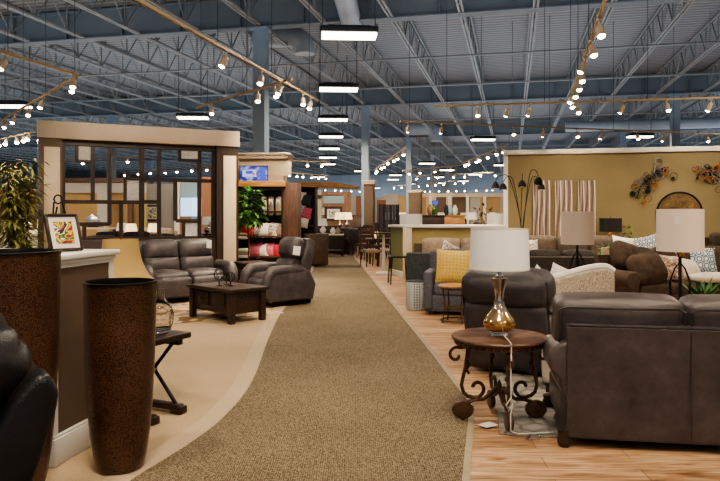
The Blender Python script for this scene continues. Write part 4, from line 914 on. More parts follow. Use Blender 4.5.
side_table('lamp_table', 'dark lamp table beyond the cream loveseat', (2.93, 9.0, 0), .1, .6, .5, .6)
drum_lamp('drum_lamp', 'table lamp with beige drum shade and black openwork base above the cream loveseat', (2.93, 8.9, .602), .212, .212, .44, .54, 'shade_beige', 'ornate')
side_table('console_table', 'dark narrow console table against the olive wall', (5.95, 16.75, 0), OR, 1.3, .36, .82)
drum_lamp('table_lamp', 'small lamp with wide black drum shade on the console against the olive wall', (WX(610.5, 16.72), 16.72, .822), .27, .27, .34, .28, 'shade_black', 'gourd', 'bronze')
potted_plant('table_plant', 'small leafy plant on the console beside the black shade lamp', (WX(625, 16.6), 16.6, .822), .42, .2, 60, .13, pot_r=.08, pot_h=.12, trunk=False)
potted_plant('table_plant', 'small green plant between the charcoal sofa and the chocolate sofa', (WX(606, 12.3), 12.3, .56), .42, .17, 50, .12, pot_r=.07, pot_h=.12, trunk=False)
side_table('end_table', 'dark end table holding the small green plant beyond the charcoal sofa', (WX(606, 12.3), 12.3, 0), .1, .5, .5, .555)
# --- grey armchair, yellow cushion, accent tables
sofa('armchair', 'grey fabric armchair holding a yellow patterned cushion', 'armchair', (1.47, 10.45, .006), -.22, w=.84, n=1, d=.86, hb=.95, ht=.93, arm='box', arm_w=.14, arm_h=.66, m='fab_grey', feet='block', bt=.16)
t = NT('yellow medallion fabric'); t.set(Roughness=.9); v = t.n('ShaderNodeTexVoronoi', Scale=19, _feature='DISTANCE_TO_EDGE'); v.inputs['Randomness'].default_value = .3; t.l(t.coord((1, 0, 1)), v.inputs['Vector'])
t.base(t.ramp(v.outputs['Distance'], [(.07, '#cdb273'), (.12, '#c39f45'), (.3, '#c39f45'), (.36, '#d0b87c')], 'CONSTANT')); MT['yellow_fab'] = t.m
loose_pillow('yellow medallion patterned cushion propped in the grey armchair', (1.44, 10.22, .735), (-.22, .04, -.2), .54, 'yellow_fab', .17)
at = thing('round_accent_table', 'small round accent table with wooden top and metal frame before the grey armchair', 'table', (1.36, 9.45, .006))
S().lathe([(0, .50), (.22, .50), (.235, .51), (.235, .525), (.22, .535), (0, .535)], seg=36).build('table_top', 'wood_tan', at)
for z in (.03, .48): S().tube([(.2 * math.cos(k * PI / 14), .2 * math.sin(k * PI / 14), z) for k in range(28)], .012, 6, True).build('ring', 'iron', at)
for k in range(4): a = k * PI / 2 + .4; S().tube([(.2 * math.cos(a), .2 * math.sin(a), .0), (.17 * math.cos(a), .17 * math.sin(a), .25), (.2 * math.cos(a), .2 * math.sin(a), .5)], .011, 6).build('leg', 'iron', at)
S().cyl((0, 0, .2), .17, .02, 28).build('shelf', 'iron', at)
t = NT('navy lattice ceramic'); t.set(Roughness=.4); ck = t.n('ShaderNodeTexChecker', Scale=26); t.l(t.coord((1, 1, 1), (.0, .0, .0)), ck.inputs['Vector']); w = t.n('ShaderNodeTexVoronoi', Scale=24, _feature='DISTANCE_TO_EDGE'); w.inputs['Randomness'].default_value = .1; t.l(t.coord(), w.inputs['Vector'])
t.base(t.ramp(w.outputs['Distance'], [(.16, '#b9bcba'), (.22, '#3c4a52')], 'CONSTANT')); MT['lattice'] = t.m
ds = thing('drum_stool', 'white and slate lattice patterned drum stool beside the grey armchair', 'stool', (.91, 10.72, .006)); S().lathe([(.15, 0), (.16, .015), (.165, .2), (.16, .435), (.15, .45)], seg=36).build('body', 'lattice', ds); S().cyl((0, 0, .455), .155, .02, 32).build('seat', 'fab_teal', ds)
sc = thing('accent_chair', 'charcoal upholstered slipper chair seen from behind, next to the lattice stool', 'chair', (1.10, 11.75, .006), PI - .06)
S().prism([(.22, .08), (.34, .1), (.37, .86), (.30, .88), (.24, .5)], -.28, .28, 'x', .03).build('back', 'fab_teal', sc); S().cushion((0, -.02, .36), (.56, .6, .2), .06, (0, 0, .02)).build('seat', 'fab_teal', sc); S().box((0, 0, .18), (.52, .54, .2), .02).build('base', 'fab_teal', sc)
block_feet(sc, (-.22, .22), (-.22, .26), .09)
cs = thing('side_table', 'thin black side table at the end of the mustard half wall', 'table', (.86, 14.7, 0), .1)
S().box((0, 0, .6), (.42, .4, .03), .005).build('table_top', 'black_metal', cs)
for x in (-.19, .19):
    for y in (-.18, .18): S().tube([(x * .9, y * .9, .6), (x * 1.1, y * 1.05, 0)], .014, 6).build('leg', 'black_metal', cs)
# --- mustard half wall and its sofa
mw = thing('wall_mustard', None, None, (0, 0, 0)); struct(mw)
P = [(1.08, 15.9), (.80, 16.9), (3.4, 16.7), (3.4, 15.74)]
S().prism(P, 0, 1.22, 'z').build('wall_body', 'mustard', mw, smooth=False)
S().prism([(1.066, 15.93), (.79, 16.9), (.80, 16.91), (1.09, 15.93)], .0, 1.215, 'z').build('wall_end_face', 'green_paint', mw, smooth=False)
S().prism([(1.03, 15.82), (.72, 16.96), (3.48, 16.76), (3.48, 15.65)], 1.22, 1.28, 'z', .01).build('wall_cap', 'white_paint', mw)
S().prism([(1.045, 15.87), (.765, 16.93), (3.43, 16.73), (3.43, 15.7)], 0, .15, 'z', .005).build('wall_baseboard', 'white_paint', mw)
S().box((1.14, 15.87, .62), (.22, .1, 1.2), .01, rot=(0, 0, -.07)).build('wall_corner_post', 'cream_paint', mw)
sofa('sofa', 'beige brown sofa with patterned cushions in front of the mustard half wall', 'sofa', (2.25, 14.6, 0), -.07, w=2.15, n=2, hb=.98, arm='roll', m='fab_taupe', mc='fab_stone', d=.95)
art_mat('spot_fab', ['#d8d2c8', '#d8d2c8', '#6a5546', '#d8d2c8', '#7c6757', '#d8d2c8'], 14, 6, .2)
for x, rz, lab in ((1.95, .25, 'white and brown spotted cushion in the middle of the beige brown sofa'), (2.95, -.25, 'white and brown spotted cushion at the right arm of the beige brown sofa')): loose_pillow(lab, (x, 14.45, .72), (-.3, .5, rz), .42, 'spot_fab', .15)
loose_pillow('white spotted cushion on the left arm end of the taupe sofa under the birch canvases', (WX(533, 14.9), 15.25, .74), (-.3, .0, .1), .46, 'spot_fab', .16)
loose_pillow('yellow cushion peeking from behind the white pleated lamp', (2.05, 12.6, .62), (-.5, 0, 0), .5, 'yellow_fab', .18)
sofa('armchair', 'grey armchair holding a yellow cushion behind the white pleated lamp', 'armchair', (2.05, 12.85, 0), .0, w=.9, n=1, hb=.8, arm='box', m='fab_grey', feet='block', arm_h=.55)
side_table('console_table', 'wooden console table behind the mustard half wall, right one', (2.75, 18.4, 0), 0, 1.2, .4, .8); side_table('console_table', 'wooden console table behind the mustard half wall, left one', (1.4, 18.2, 0), 0, 1.2, .4, .8)
drum_lamp('table_lamp', 'small lamp with white drum shade standing behind the mustard half wall, near the arc lamp', (WX(497.5, 18.4), 18.4, .802), .29, .29, .34, .42, 'shade_white', 'column', 'silver')
drum_lamp('table_lamp', 'wide white drum shade lamp at the left end of the mustard half wall', (WX(411, 18.2), 18.2, .802), .31, .31, .33, .42, 'shade_white', 'column', 'silver')
# ================================================================== KIOSK AND FAR FIELD
kx0, kx1, kY = WX(236, 15.4), WX(284, 15.4), 15.4
ki = thing('display_shelf', 'dark wood pillow display shelving under a beige crown left of the aisle', 'shelf', ((kx0 + kx1) / 2, kY, 0), .0)
kw = kx1 - kx0; kz = WZ(183, kY)
b = S().box((0, .5, kz / 2), (kw, .04, kz)).box((-kw / 2 + .03, .25, kz / 2), (.06, .55, kz)).box((kw / 2 - .03, .25, kz / 2), (.06, .55, kz)).box((0, .25, kz - .08), (kw, .6, .16), .01); b.build('cabinet', 'wood_espresso', ki)
for z in (.12, .55, 1.02, 1.6): S().box((0, .24, z), (kw - .1, .48, .04)).build('shelf', 'wood_mid' if z in (.55, 1.02) else 'wood_espresso', ki)
S().box((kw / 2 + .17, .28, kz / 2), (.36, .65, kz), .01).build('end_post', 'wood_mid', ki)
S().box((0, .2, kz - .02), (kw + .1, .75, .14), .01).build('fascia', 'wood_tan', ki)
b = S().box((0, .35, kz + .33), (kw - .02, .8, .62), .01).box((.04, .32, WZ(157, kY)), (kw + .16, .98, .11), .02).box((.04, .32, WZ(157, kY) + .06), (kw + .26, 1.08, .05), .02); b.build('crown', 'fascia', ki)
S().box((kw / 2 - .1, -.03, kz + .34), (.55, .05, .36), .01).build('sign_panel', 'panel_cream', ki)
tv = thing('television', 'flat television with a lit screen on the crown of the pillow display', 'television', (WX(253.5, 15.2), 15.24, WZ(174, 15.2)), .0)
S().box((0, .02, 0), (.66, .05, .40), .01).build('bezel', 'bay_body', tv)
t = NT('tv picture'); t.set(Roughness=.3, Base__Color=lin('#10122c')); sp = t.n('ShaderNodeSeparateXYZ'); t.l(t.coord(), sp.inputs[0])
nz = t.n('ShaderNodeTexNoise', Scale=6, Detail=2); t.l(t.coord((1, 1, 1.5)), nz.inputs['Vector']); c = t.ramp(nz.outputs['Fac'], [(.38, '#2a3390'), (.5, '#5a63c8'), (.62, '#c8ccec')]); t.l(c, t.b.inputs['Emission Color']); t.set(Emission__Strength=.75); MT['tv'] = t.m
sc_ = S().box((0, -.008, 0), (.62, .01, .36)).build('screen', 'tv', tv)
MT['tv_white'] = mat('tv white panel', '#3a3c48', rough=.4, Emission__Color=lin('#c4c9f6'), Emission__Strength=.9); MT['tv_blue'] = emit('tv blue panel', '#2f3fa8', .8); MT['tv_red'] = emit('tv red panel', '#b03040', 1)
S().box((-.1, -.014, .02), (.32, .006, .16)).build('screen_panel', 'tv_white', sc_); S().box((.21, -.014, .0), (.14, .006, .3)).build('screen_panel', 'tv_blue', sc_); S().box((-.1, -.018, .04), (.16, .004, .07)).build('screen_panel', 'tv_blue', sc_); S().box((.0, -.018, .0), (.05, .004, .05)).build('screen_panel', 'tv_red', sc_)
def kp(px, py, Y): return (WX(px, Y), Y, WZ(py, Y))
for px, m, w in ((264, 'fab_stone', 'leftmost'), (271, 'fab_brownthrow', 'middle'), (278.5, 'fab_stone', 'rightmost')):
    c = kp(px, 206, kY + .05); o = thing('hanging_throw', f'{w} of three pale throws hanging in the pillow display', 'throw', c, 0, 'throws hanging in the display')
    S().cushion((0, 0, 0), (.14, .08, .44), .04, (0, .01, 0), res=4).build('cloth', m, o); S().box((0, -.045, .1), (.09, .004, .12)).build('paper_band', 'tag', o); S().tube([(0, 0, .2), (0, 0, .26)], .006, 5).build('hook', 'silver', o)
items = [(247, 231, 'fab_red', 'bright crimson cushion standing on the upper display shelf', .34), (252, 226, 'fab_red', 'small crimson cushion on top of the bigger one in the display', .22), (259, 229, 'spot_fab', 'white spotted cushion right of the crimson ones on the upper shelf', .36), (265, 230, 'fab_white', 'white cushion in the middle of the upper display shelf', .34), (271, 230.5, 'spot_fab', 'second white spotted cushion from the right on the upper shelf', .36), (278, 230, 'fab_stone', 'beige cushion at the right end of the upper display shelf', .34),
         (255, 250, 'fab_pink', 'rose cushion at the left of the lower display shelf', .34), (262, 251, 'fab_white', 'white cushion between two rose cushions on the lower shelf', .32), (268, 250, 'fab_pink', 'rose cushion in the middle of the lower display shelf', .34), (276, 251, 'fab_red', 'crimson cushion at the right end of the lower display shelf', .34)]
for px, py, m, lab, w in items: loose_pillow(lab, kp(px, py, kY + .12), (-.2, random.uniform(-.4, .4), random.uniform(-.5, .2)), w, m, .16, 'cushions in the pillow display', name='display_cushion')
for i, (px, py, m) in enumerate(((241, 237.5, 'fab_white'), (241, 234.5, 'fab_stone'), (243, 256, 'fab_white'), (243, 253, 'fab_stone'), (243, 250, 'fab_white'))):
    o = S().cushion((0, 0, 0), (.34, .3, .075), .03, (0, 0, .01), res=4).build('folded_towel', m); o.location = kp(px, py, kY + .12)
    tag(o, ('lower white', 'upper beige', 'bottom white', 'middle beige', 'top white')[i] + (' folded towel of the upper stack behind the ficus' if i < 2 else ' folded towel of the lower stack behind the ficus'), 'towel', 'folded towels in the display')
k2 = thing('display_shelf', 'second dark display shelf beyond the kiosk post, filled with lamps and cloths', 'shelf', (WX(304, 19.4), 19.5, 0), -.1); w2 = .62
S().box((0, .4, 1.22), (w2, .04, 2.44)).box((-w2 / 2, .2, 1.22), (.05, .4, 2.44)).box((w2 / 2, .2, 1.22), (.05, .4, 2.44)).box((0, .2, 2.40), (w2 + .1, .5, .16)).build('cabinet', 'wood_espresso', k2)
for z in (.2, .7, 1.2, 1.75): S().box((0, .2, z), (w2, .38, .03)).build('shelf', 'wood_mid', k2)
S().prism([(-.3, 2.5), (.9, 2.48), (1.6, 2.36), (1.6, 2.30), (-.3, 2.36)], -.1, .5, 'y').build('canopy', 'wood_tan', k2)
for px, py, m, lab in ((300, 197, 'fab_white', 'white cloth bundle on the top of the second display shelf'), (306, 200, 'fab_navy', 'navy cloth bundle on the top of the second display shelf'), (300, 210, 'spot_fab', 'spotted cushion on the second display shelf'), (306, 213, 'fab_pink', 'plum cushion low on the second display shelf'), (303, 222, 'fab_white', 'white cushion at the bottom of the second display shelf')):
    loose_pillow(lab, kp(px, py, 19.45), (-.15, .2, .1), .34, m, .16, name='display_cushion')
# tub chair and what stands behind it
tc = thing('tub_chair', 'dark brown leather tub chair seen from behind beside the aisle', 'chair', (WX(315.5, 19.5), 19.6, 0), PI + .15)
S().prism([(-.27, .06), (.27, .06), (.37, .98), (-.37, .98)], .18, .32, 'y', .04).build('back', 'tub_leather', tc)
for x in (-1, 1): S().prism([(-.32, .06), (.3, .06), (.3, .9), (-.32, .66)], x * .3 - .05, x * .3 + .05, 'x', .03).build('arm', 'tub_leather', tc)
S().cushion((0, -.08, .38), (.5, .52, .2), .06, (0, 0, .02)).build('seat', 'tub_leather', tc); S().box((0, 0, .16), (.5, .5, .2), .02).build('base', 'tub_leather', tc)
side_table('console_table', 'pale topped console table beyond the tub chair', (WX(330, 24), 24, 0), 0, 1.0, .5, .82, 'wood_espresso', top_m='cream_paint')
drum_lamp('table_lamp', 'small white lamp on the pale console table beyond the tub chair', (WX(323, 24), 24, .822), .17, .12, .26, .3, 'shade_white', 'gourd', 'white_paint')
drum_lamp('floor_lamp', 'white coned shade lamp at the end of the wooden canopy', (WX(307.5, 21), 21, 1.2), .22, .16, .3, .52, 'shade_lit', 'column', 'white_paint')
side_table('pedestal_table', 'tall dark pedestal under the white coned lamp', (WX(307.5, 21), 21, 0), 0, .4, .4, 1.19)
for i, (px, py, m) in enumerate(((333, 225, 'fab_white'), (338, 226, 'fab_stone'))): vase(('white round vase on the pale console table', 'beige round vase on the pale console table')[i], (WX(px, 24), 23.95, .822), [(.05, 0), (.1, .08), (.09, .16), (.04, .22), (.05, .24)], m)
sofa('armchair', 'black leather armchair in the aisle distance below the orange wall picture', 'armchair', (WX(341, 25.5), 25.6, 0), 2.6, w=.9, n=1, hb=.9, arm='box', m='leather_black')
# far walls, as built pieces
def panel(name, px0, px1, py, Y, m, z0=0, thick=.15):
    x0, x1 = WX(px0, Y), WX(px1, Y); z1 = WZ(py, Y)
    return wall_box(name, ((x0 + x1) / 2, Y, (z0 + z1) / 2), (x1 - x0, thick, z1 - z0), m)
panel('wall_orange', 322.5, 351, 193, 36, 'tan_wall'); panel('wall_orange_transom', 324, 344, 196, 35.8, 'blue_wall', WZ(203, 35.8)); panel('wall_orange_trim', 321.5, 351.5, 192, 35.85, 'wood_orange', WZ(195, 35.85)); panel('wall_orange_post', 344.5, 350.5, 193, 35.75, 'wood_orange'); panel('wall_orange_base', 323, 345, 203.5, 35.82, 'wood_orange')
art_mat('art_land', ['#3b3a1c', '#b09a3c', '#e2d9a8', '#5d7b8c', '#cfc7b4', '#6b4d22'], 2.2, 5)
framed_picture('framed_picture', 'dark framed landscape picture on the far orange wall', (WX(333.5, 35.6), 35.6, WZ(221, 35.6)), 0, .95, .78, art='art_land', mat_w=.1, fr=.13)
framed_picture('framed_picture', 'narrow dark picture at the left edge of the far orange wall', (WX(322.5, 35.6), 35.6, WZ(216, 35.6)), 0, .3, .5, art='art_land', mat_w=.03, fr=.05)
panel('wall_cream_pier', 306, 321.5, 190, 30, 'cream_paint'); panel('wall_cream_band', 305.5, 322, 195, 29.85, 'wood_mid', WZ(197, 29.85))
panel('wall_brick', 356, 364, 196, 38, 'orange_wall'); panel('wall_grey', 350, 384, 197, 42, 'grey_wall'); panel('wall_brick', 377, 386, 200, 41, 'orange_wall'); panel('wall_blue_niche', 366, 377, 201, 41.5, 'blue_wall')
# the long store front at the far end
for a, b_, py, m in ((270, 300, 195, 'grey_wall'), (384, 398, 194, 'grey_wall'), (398, 426, 196, 'tan_wall'), (426, 436, 193, 'cream_paint'), (436, 446, 197, 'taupe_paint'), (446, 452, 192.5, 'cream_paint'), (452, 470, 197, 'taupe_paint'), (470, 480, 193, 'grey_wall'), (480, 500, 197, 'tan_wall'), (500, 520, 195, 'grey_wall')): panel('wall_storefront', a, b_, py, 56, m)
panel('wall_storefront_band', 420, 520, 193.5, 55.8, 'cream_paint', WZ(197, 55.8))
for a in (429, 448, 466, 483): panel('wall_storefront_pier', a, a + 3, 196, 55.6, 'white_paint')
# wrapped building columns
for px, w, Y, py, lab in ((369.5, .46, 32.6, 182, ''), (415.5, .86, 46.5, 191, '')):
    r = thing('column_wrap', 'tall brown wrapped column with white capital, ' + ('left one at the dining sets' if px < 400 else 'right one beyond the mustard half wall'), 'column', (WX(px, Y), Y, 0), -GA)
    zt_ = WZ(py, Y); S().box((0, 0, zt_ / 2), (w, w, zt_), .01).build('shaft', 'taupe_paint', r); S().box((0, 0, zt_ - .06), (w * 1.2, w * 1.2, .12), .02).box((0, 0, zt_ + .03), (w * 1.35, w * 1.35, .08), .02).build('capital', 'cream_paint', r); S().box((0, 0, .1), (w * 1.08, w * 1.08, .2)).build('plinth', 'taupe_paint', r)
# dining field beside the aisle
chairs = [(386, 19.6, 1.6, 'wood_mid', 'fab_stone', 'wooden dining chair with tan seat nearest the mustard half wall'), (370, 19.5, .4, 'wood_mid', 'fab_stone', 'wooden dining chair standing left of the tan seated one'), (369, 22.3, .2, 'wood_red', 'leather_dark', 'reddish dining chair before the wrapped column'), (364, 23.4, -.3, 'wood_red', 'leather_dark', 'reddish dining chair second from the aisle'),
          (356, 24.6, 2.8, 'wood_espresso', 'leather_dark', 'dark dining chair at the aisle edge of the dining sets'), (352, 26.5, 2.6, 'wood_espresso', 'leather_dark', 'dark dining chair behind the aisle edge one'), (361, 27, 3.1, 'wood_espresso', 'fab_navy', 'dark dining chair in the second dining row'), (382, 22.7, .1, 'wood_mid', 'leather_dark', 'brown dining chair beneath the hanging rugs'), (369, 30.2, 2.9, 'wood_espresso', 'fab_navy', 'dark dining chair beyond the wrapped column table')]
for px, Y, rz, m, sm, lab in chairs: dining_chair(lab, (WX(px, Y), Y, 0), rz, m, sm, h=1.02, group='dining chairs by the aisle', upholstered=(sm == 'leather_dark' and m == 'wood_espresso'))
for px, Y, w, lab in ((381, 20.95, .9, 'dark dining table nearest the mustard half wall'), (373, 25.0, 1.0, 'dark dining table before the wrapped column'), (357, 28.5, 1.1, 'dark dining table farthest along the aisle')): side_table('dining_table', lab, (WX(px, Y), Y, 0), .1, w, .9, .78, 'wood_espresso', shelf=False)
pt = thing('pedestal_table', 'counter height pedestal table with white disc foot at the half wall end', 'table', (WX(383.5, 17.3), 17.3, 0)); S().cyl((0, 0, 1.04), .27, .035, 28).build('table_top', 'wood_espresso', pt); S().lathe([(.22, 0), (.22, .02), (.04, .05), (.035, 1.0), (.08, 1.03)], seg=22).build('pedestal', 'white_paint', pt)
for i, (px, m, lab) in enumerate(((377, 'shade_lit', 'small glowing orange lantern on a dining table'), (371, 'wood_orange', 'orange vase on a dining table'), (379, 'leaf', 'green apple bowl on the dining table'))): vase(lab, (WX(px, 20.9 if i != 1 else 24.9), 20.9 if i != 1 else 24.9, .782), [(.05, 0), (.08, .06), (.08, .14), (.05, .19), (.055, .21)], m)
rr = thing('rug_rack', 'rack of dark grey hanging rugs near the wrapped column', 'rack', (WX(389, 24.5), 24.5, 0), .05)
S().tube([(-.36, 0, 0), (-.36, 0, 1.9), (.36, 0, 1.9), (.36, 0, 0)], .025, 8).build('frame', 'black_metal', rr)
for k in range(6):
    q = S().prism([(-.36 + k * .12, -.05), (-.30 + k * .12, .04), (-.25 + k * .12, -.05), (-.30 + k * .12, -.02)], .75, 1.88, 'z'); q.build('hanging_rug', 'fab_teal' if k % 2 else 'fab_grey', rr)
tv2 = thing('television', 'tiny blue lit television far away above the mustard half wall', 'television', (WX(435.5, 55.3), 55.45, WZ(203, 55.3)), 0); S().box((0, .05, 0), (.56, .06, .42), .02).build('bezel', 'bay_body', tv2); S().box((0, 0, 0), (.5, .03, .36)).build('screen', 'tv_blue', tv2)
potted_plant('potted_plant', 'small dark green tree far behind the mustard half wall', (WX(484, 40), 40, 0), 2.0, .75, 120, .3, m='leaf_dark')
rn = random.Random(21)
far = [(424, 32.5, 'sofa'), (442, 33, 'lamp'), (452, 30, 'cabinet'), (447, 36, 'lamp'), (463, 33.5, 'sofa'), (472, 29, 'lamp'), (482, 37, 'sofa'), (394, 33, 'cabinet'), (402, 36, 'lamp'), (425, 39, 'cabinet'), (457, 40, 'cabinet'), (464, 37, 'lamp'), (431, 28.8, 'cabinet'), (494, 30, 'lamp'), (347, 31, 'lamp'), (352, 37, 'sofa'), (355, 35, 'cabinet'), (386, 40, 'sofa'), (340, 30, 'lamp'), (324, 29, 'sofa'), (345, 44, 'cabinet'), (390, 28, 'lamp'), (440, 24, 'sofa'), (468, 26.8, 'sofa')]
where = {424: 'straight above the wrapped column cap', 442: 'left of the far television', 452: 'in the middle of the far field', 447: 'behind the far cabinets', 463: 'right of centre in the far field', 472: 'beside the far green tree', 482: 'before the far green tree', 394: 'behind the rug rack', 402: 'left of the right wrapped column', 425: 'right of the wrapped column', 457: 'under the far storefront', 464: 'under the far storefront piers', 431: 'just over the half wall cap', 494: 'left of the arc floor lamp', 347: 'by the black leather armchair', 352: 'at the end of the aisle', 355: 'beyond the dining tables', 386: 'behind the hanging rugs', 340: 'before the orange wall', 324: 'under the landscape picture', 345: 'at the very end of the aisle', 390: 'beside the rug rack', 440: 'close behind the half wall, left one', 468: 'close behind the half wall, right one'}
cols = ['fab_taupe', 'fab_char', 'fab_stone', 'leather_brown', 'fab_navy', 'fab_teal']
for i, (px, Y, k) in enumerate(far):
    x = WX(px, Y); wh = where[px]
    if k == 'sofa': sofa('sofa', ('taupe', 'charcoal', 'stone', 'brown', 'navy', 'slate')[i % 6] + ' distant sofa ' + wh, 'sofa', (x, Y, 0), rn.choice([0, .4, -.4, 3.1]), w=1.9, n=2, hb=1.0, arm='box', m=cols[i % 6])
    elif k == 'lamp':
        side_table('end_table', 'dark end table carrying the distant lamp ' + wh, (x, Y, 0), 0, .6, .5, .9); drum_lamp('table_lamp', 'distant table lamp with pale shade ' + wh, (x, Y, .902), .25, .2, .32, .4, 'shade_white' if i % 2 else 'shade_lit', 'gourd', 'silver')
    else:
        c = thing('cabinet', ('dark', 'brown', 'tan')[i % 3] + ' distant cabinet ' + wh, 'cabinet', (x, Y, 0), rn.uniform(-.2, .2)); m = ('wood_espresso', 'wood_mid', 'wood_tan')[i % 3]
        S().box((0, 0, .75), (1.1, .45, 1.4), .01).box((0, 0, 1.47), (1.2, .52, .06), .01).build('case', m, c)
        for q in (-1, 1): dq = S().box((q * .27, -.235, .75), (.5, .02, 1.2), .006).build('door', m, c); S().ball((-q * .2 + q * .27, -.26, .8), .02, 8).build('knob', 'silver', dq)
for px, Y, m, lab in ((446.5, 29.9, 'fab_navy', 'navy vase on the cabinet in the far field'), (450, 29.9, 'blue_wall', 'teal vase on the cabinet in the far field'), (455, 29.9, 'fab_white', 'white vase on the cabinet in the far field'), (430, 28.7, 'wood_orange', 'amber vase on the cabinet over the half wall cap'), (434, 28.7, 'leaf', 'green vase on the cabinet over the half wall cap')):
    vase(lab, (WX(px, Y), Y, 1.5), [(.06, 0), (.13, .12), (.12, .3), (.05, .42), (.07, .46)], m)
# ================================================================== SHOWROOM SEEN THROUGH THE DIVIDER
def lp_(px, Y, z=0): return (WX(px, Y), Y, z)
panel('wall_tan', 58, 146, 182, 28, 'tan_wall'); panel('wall_tan_cornice', 56, 147, 178, 27.8, 'wood_mid', WZ(182.5, 27.8)); panel('wall_tan_pale', 58, 146, 183, 27.85, 'grey_wall', WZ(193, 27.85))
panel('wall_grey_pier', 98, 108, 188, 27, 'grey_wall'); panel('wall_tan_side', 146, 176, 184, 30, 'grey_wall'); panel('wall_tan_side_lower', 140, 147, 200, 27.7, 'mustard')
panel('wall_blue_end', 176, 202, 180, 29, 'blue_wall'); panel('wall_blue_post', 175, 180, 180, 28.8, 'tv_white' if False else 'white_paint'); panel('wall_orange_end', 202, 218, 177, 27, 'orange_wall'); panel('wall_blue_door', 180, 190, 198, 28.7, 'wood_orange'); panel('wall_tan_trim', 128, 133, 192, 27.6, 'wood_mid')
wd = struct(S().box((0, 0, 0), (.5, .05, .8)).build('window_1', emit('daylit window', '#9fc4ea', 1.2), smooth=False, loc=lp_(186.5, 28.6, WZ(207, 28.6)))); struct(S().box((0, 0, 0), (.4, .05, .8)).build('window_2', emit('daylit window pale', '#b4d2ee', 1.2), smooth=False, loc=lp_(197, 28.6, WZ(207, 28.6))))
framed_picture('framed_picture', 'dark framed picture on the pale wall seen through the divider', lp_(152, 29.8, WZ(221, 29.8)), 0, .62, .72, art='art_land', mat_w=.05, fr=.08)
sh = thing('console_table', 'pale console table seen through the lower left panes', 'table', lp_(96, 24.5), 0); S().box((0, 0, 1.02), (1.7, .5, .06), .01).build('table_top', 'cream_paint', sh)
for x in (-.75, .75): S().box((x, 0, .5), (.1, .42, 1.0)).build('leg', 'wood_espresso', sh)
S().box((0, 0, .35), (1.5, .4, .04)).build('shelf', 'wood_espresso', sh)
dm = thing('dome_mirror', 'silver dome mirror on the pale console behind the divider', 'mirror', lp_(93, 24.4, 1.055)); S().ball((0, 0, .24), .3, 18, (1, .25, .8)).build('mirror_plate', 'silver', dm); S().box((0, 0, .02), (.5, .18, .04)).build('base', 'black_metal', dm)
for px, m, lab in ((83, 'fab_white', 'white bowl left of the dome mirror behind the divider'), (101, 'silver', 'silver bowl right of the dome mirror behind the divider'), (106, 'fab_white', 'white jar at the right end of the pale console')): vase(lab, lp_(px, 24.4, 1.052), [(.06, 0), (.13, .06), (.15, .14), (.13, .14)], m)
for i, (px, Y, m, lab) in enumerate(((131, 22, 'shade_lit', 'glowing lamp with cream shade left of the frosted insert behind the divider'), (153.5, 22.5, 'shade_lit', 'glowing lamp with cream shade under the picture behind the divider'), (122, 24, 'shade_white', 'white shade lamp behind the divider centre'), (190, 24.5, 'shade_lit', 'glowing lamp before the blue windows behind the divider'))):
    side_table('end_table', 'dark table under ' + lab, lp_(px, Y), 0, .6, .5, .62); drum_lamp('table_lamp', lab, lp_(px, Y, .622), .2, .16, .28, .32, m, 'gourd', 'wood_tan')
for px, Y, m, rz, lab in ((122, 20.0, 'fab_char', .2, 'charcoal sofa low behind the divider centre'), (172, 17.8, 'leather_dark', -.2, 'dark leather sofa low behind the right panes'), (80, 16.3, 'leather_brown', .1, 'brown leather sofa behind the leaning print'), (150, 25.5, 'fab_stone', .1, 'stone sofa under the far picture behind the divider'), (25, 22, 'fab_white', .1, 'white covered sofa behind the bamboo plant')):
    sofa('sofa', lab, 'sofa', lp_(px, Y), rz, w=2.0, n=2, hb=.98, arm='box', m=m)
lt = side_table('display_table', 'black display table before the orange wall behind the divider', lp_(208, 22), .0, .7, .5, .9, 'black_metal'); drum_lamp('table_lamp', 'white shade lamp on the black display table behind the divider', lp_(207, 22, .902), .17, .14, .26, .3, 'shade_white', 'gourd', 'silver')
vase('white flower vase on the black display table behind the divider', lp_(211.5, 21.9, .902), [(.04, 0), (.08, .1), (.05, .22), (.1, .36), (.06, .42)], 'fab_white')
panel('wall_left_far', -60, 56, 190, 34, 'tan_wall'); panel('wall_left_orange', 2, 14, 205, 26, 'orange_wall')
for i, px in enumerate((8, 26)): side_table('end_table', ('first', 'second')[i] + ' dark end table behind the bamboo plant', lp_(px, 24), 0, .6, .5, .7); drum_lamp('table_lamp', ('glowing table lamp left behind the bamboo', 'glowing table lamp right behind the bamboo')[i], lp_(px, 24, .702), .22, .18, .3, .34, 'shade_lit', 'gourd', 'wood_tan')
# ================================================================== LIGHTS
def area(loc, target, w, sx, sy, col, nm='bay_lamp'):
    l = bpy.data.lights.new(nm, 'AREA'); l.shape = 'RECTANGLE'; l.size = sx; l.size_y = sy; l.energy = w; l.color = col
    o = bpy.data.objects.new(nm, l); COL.objects.link(o); o.location = loc
    o.rotation_euler = (Vector(target) - Vector(loc)).to_track_quat('-Z', 'Y').to_euler(); return o
WARM, COOL = (1, .84, .66), (.86, .93, 1)
for o in [o for o in bpy.data.objects if o.name.startswith('high_bay_light')]:
    x, y, z = o.location
    if y < 75: area((x, y, z - .08), (x, y, 0), DNW, 1.1, .4, WARM)
for x, y in ((-7, 4), (0, 7.5), (0, 1.5), (7, 5), (-9.5, 13), (8.8, 13), (14.5, 22), (-19, 22), (22, 32), (-26, 38), (0, -4), (5, -1)): area((x, y, 5.2), (x, y, 0), DNW, 1.1, .4, WARM)
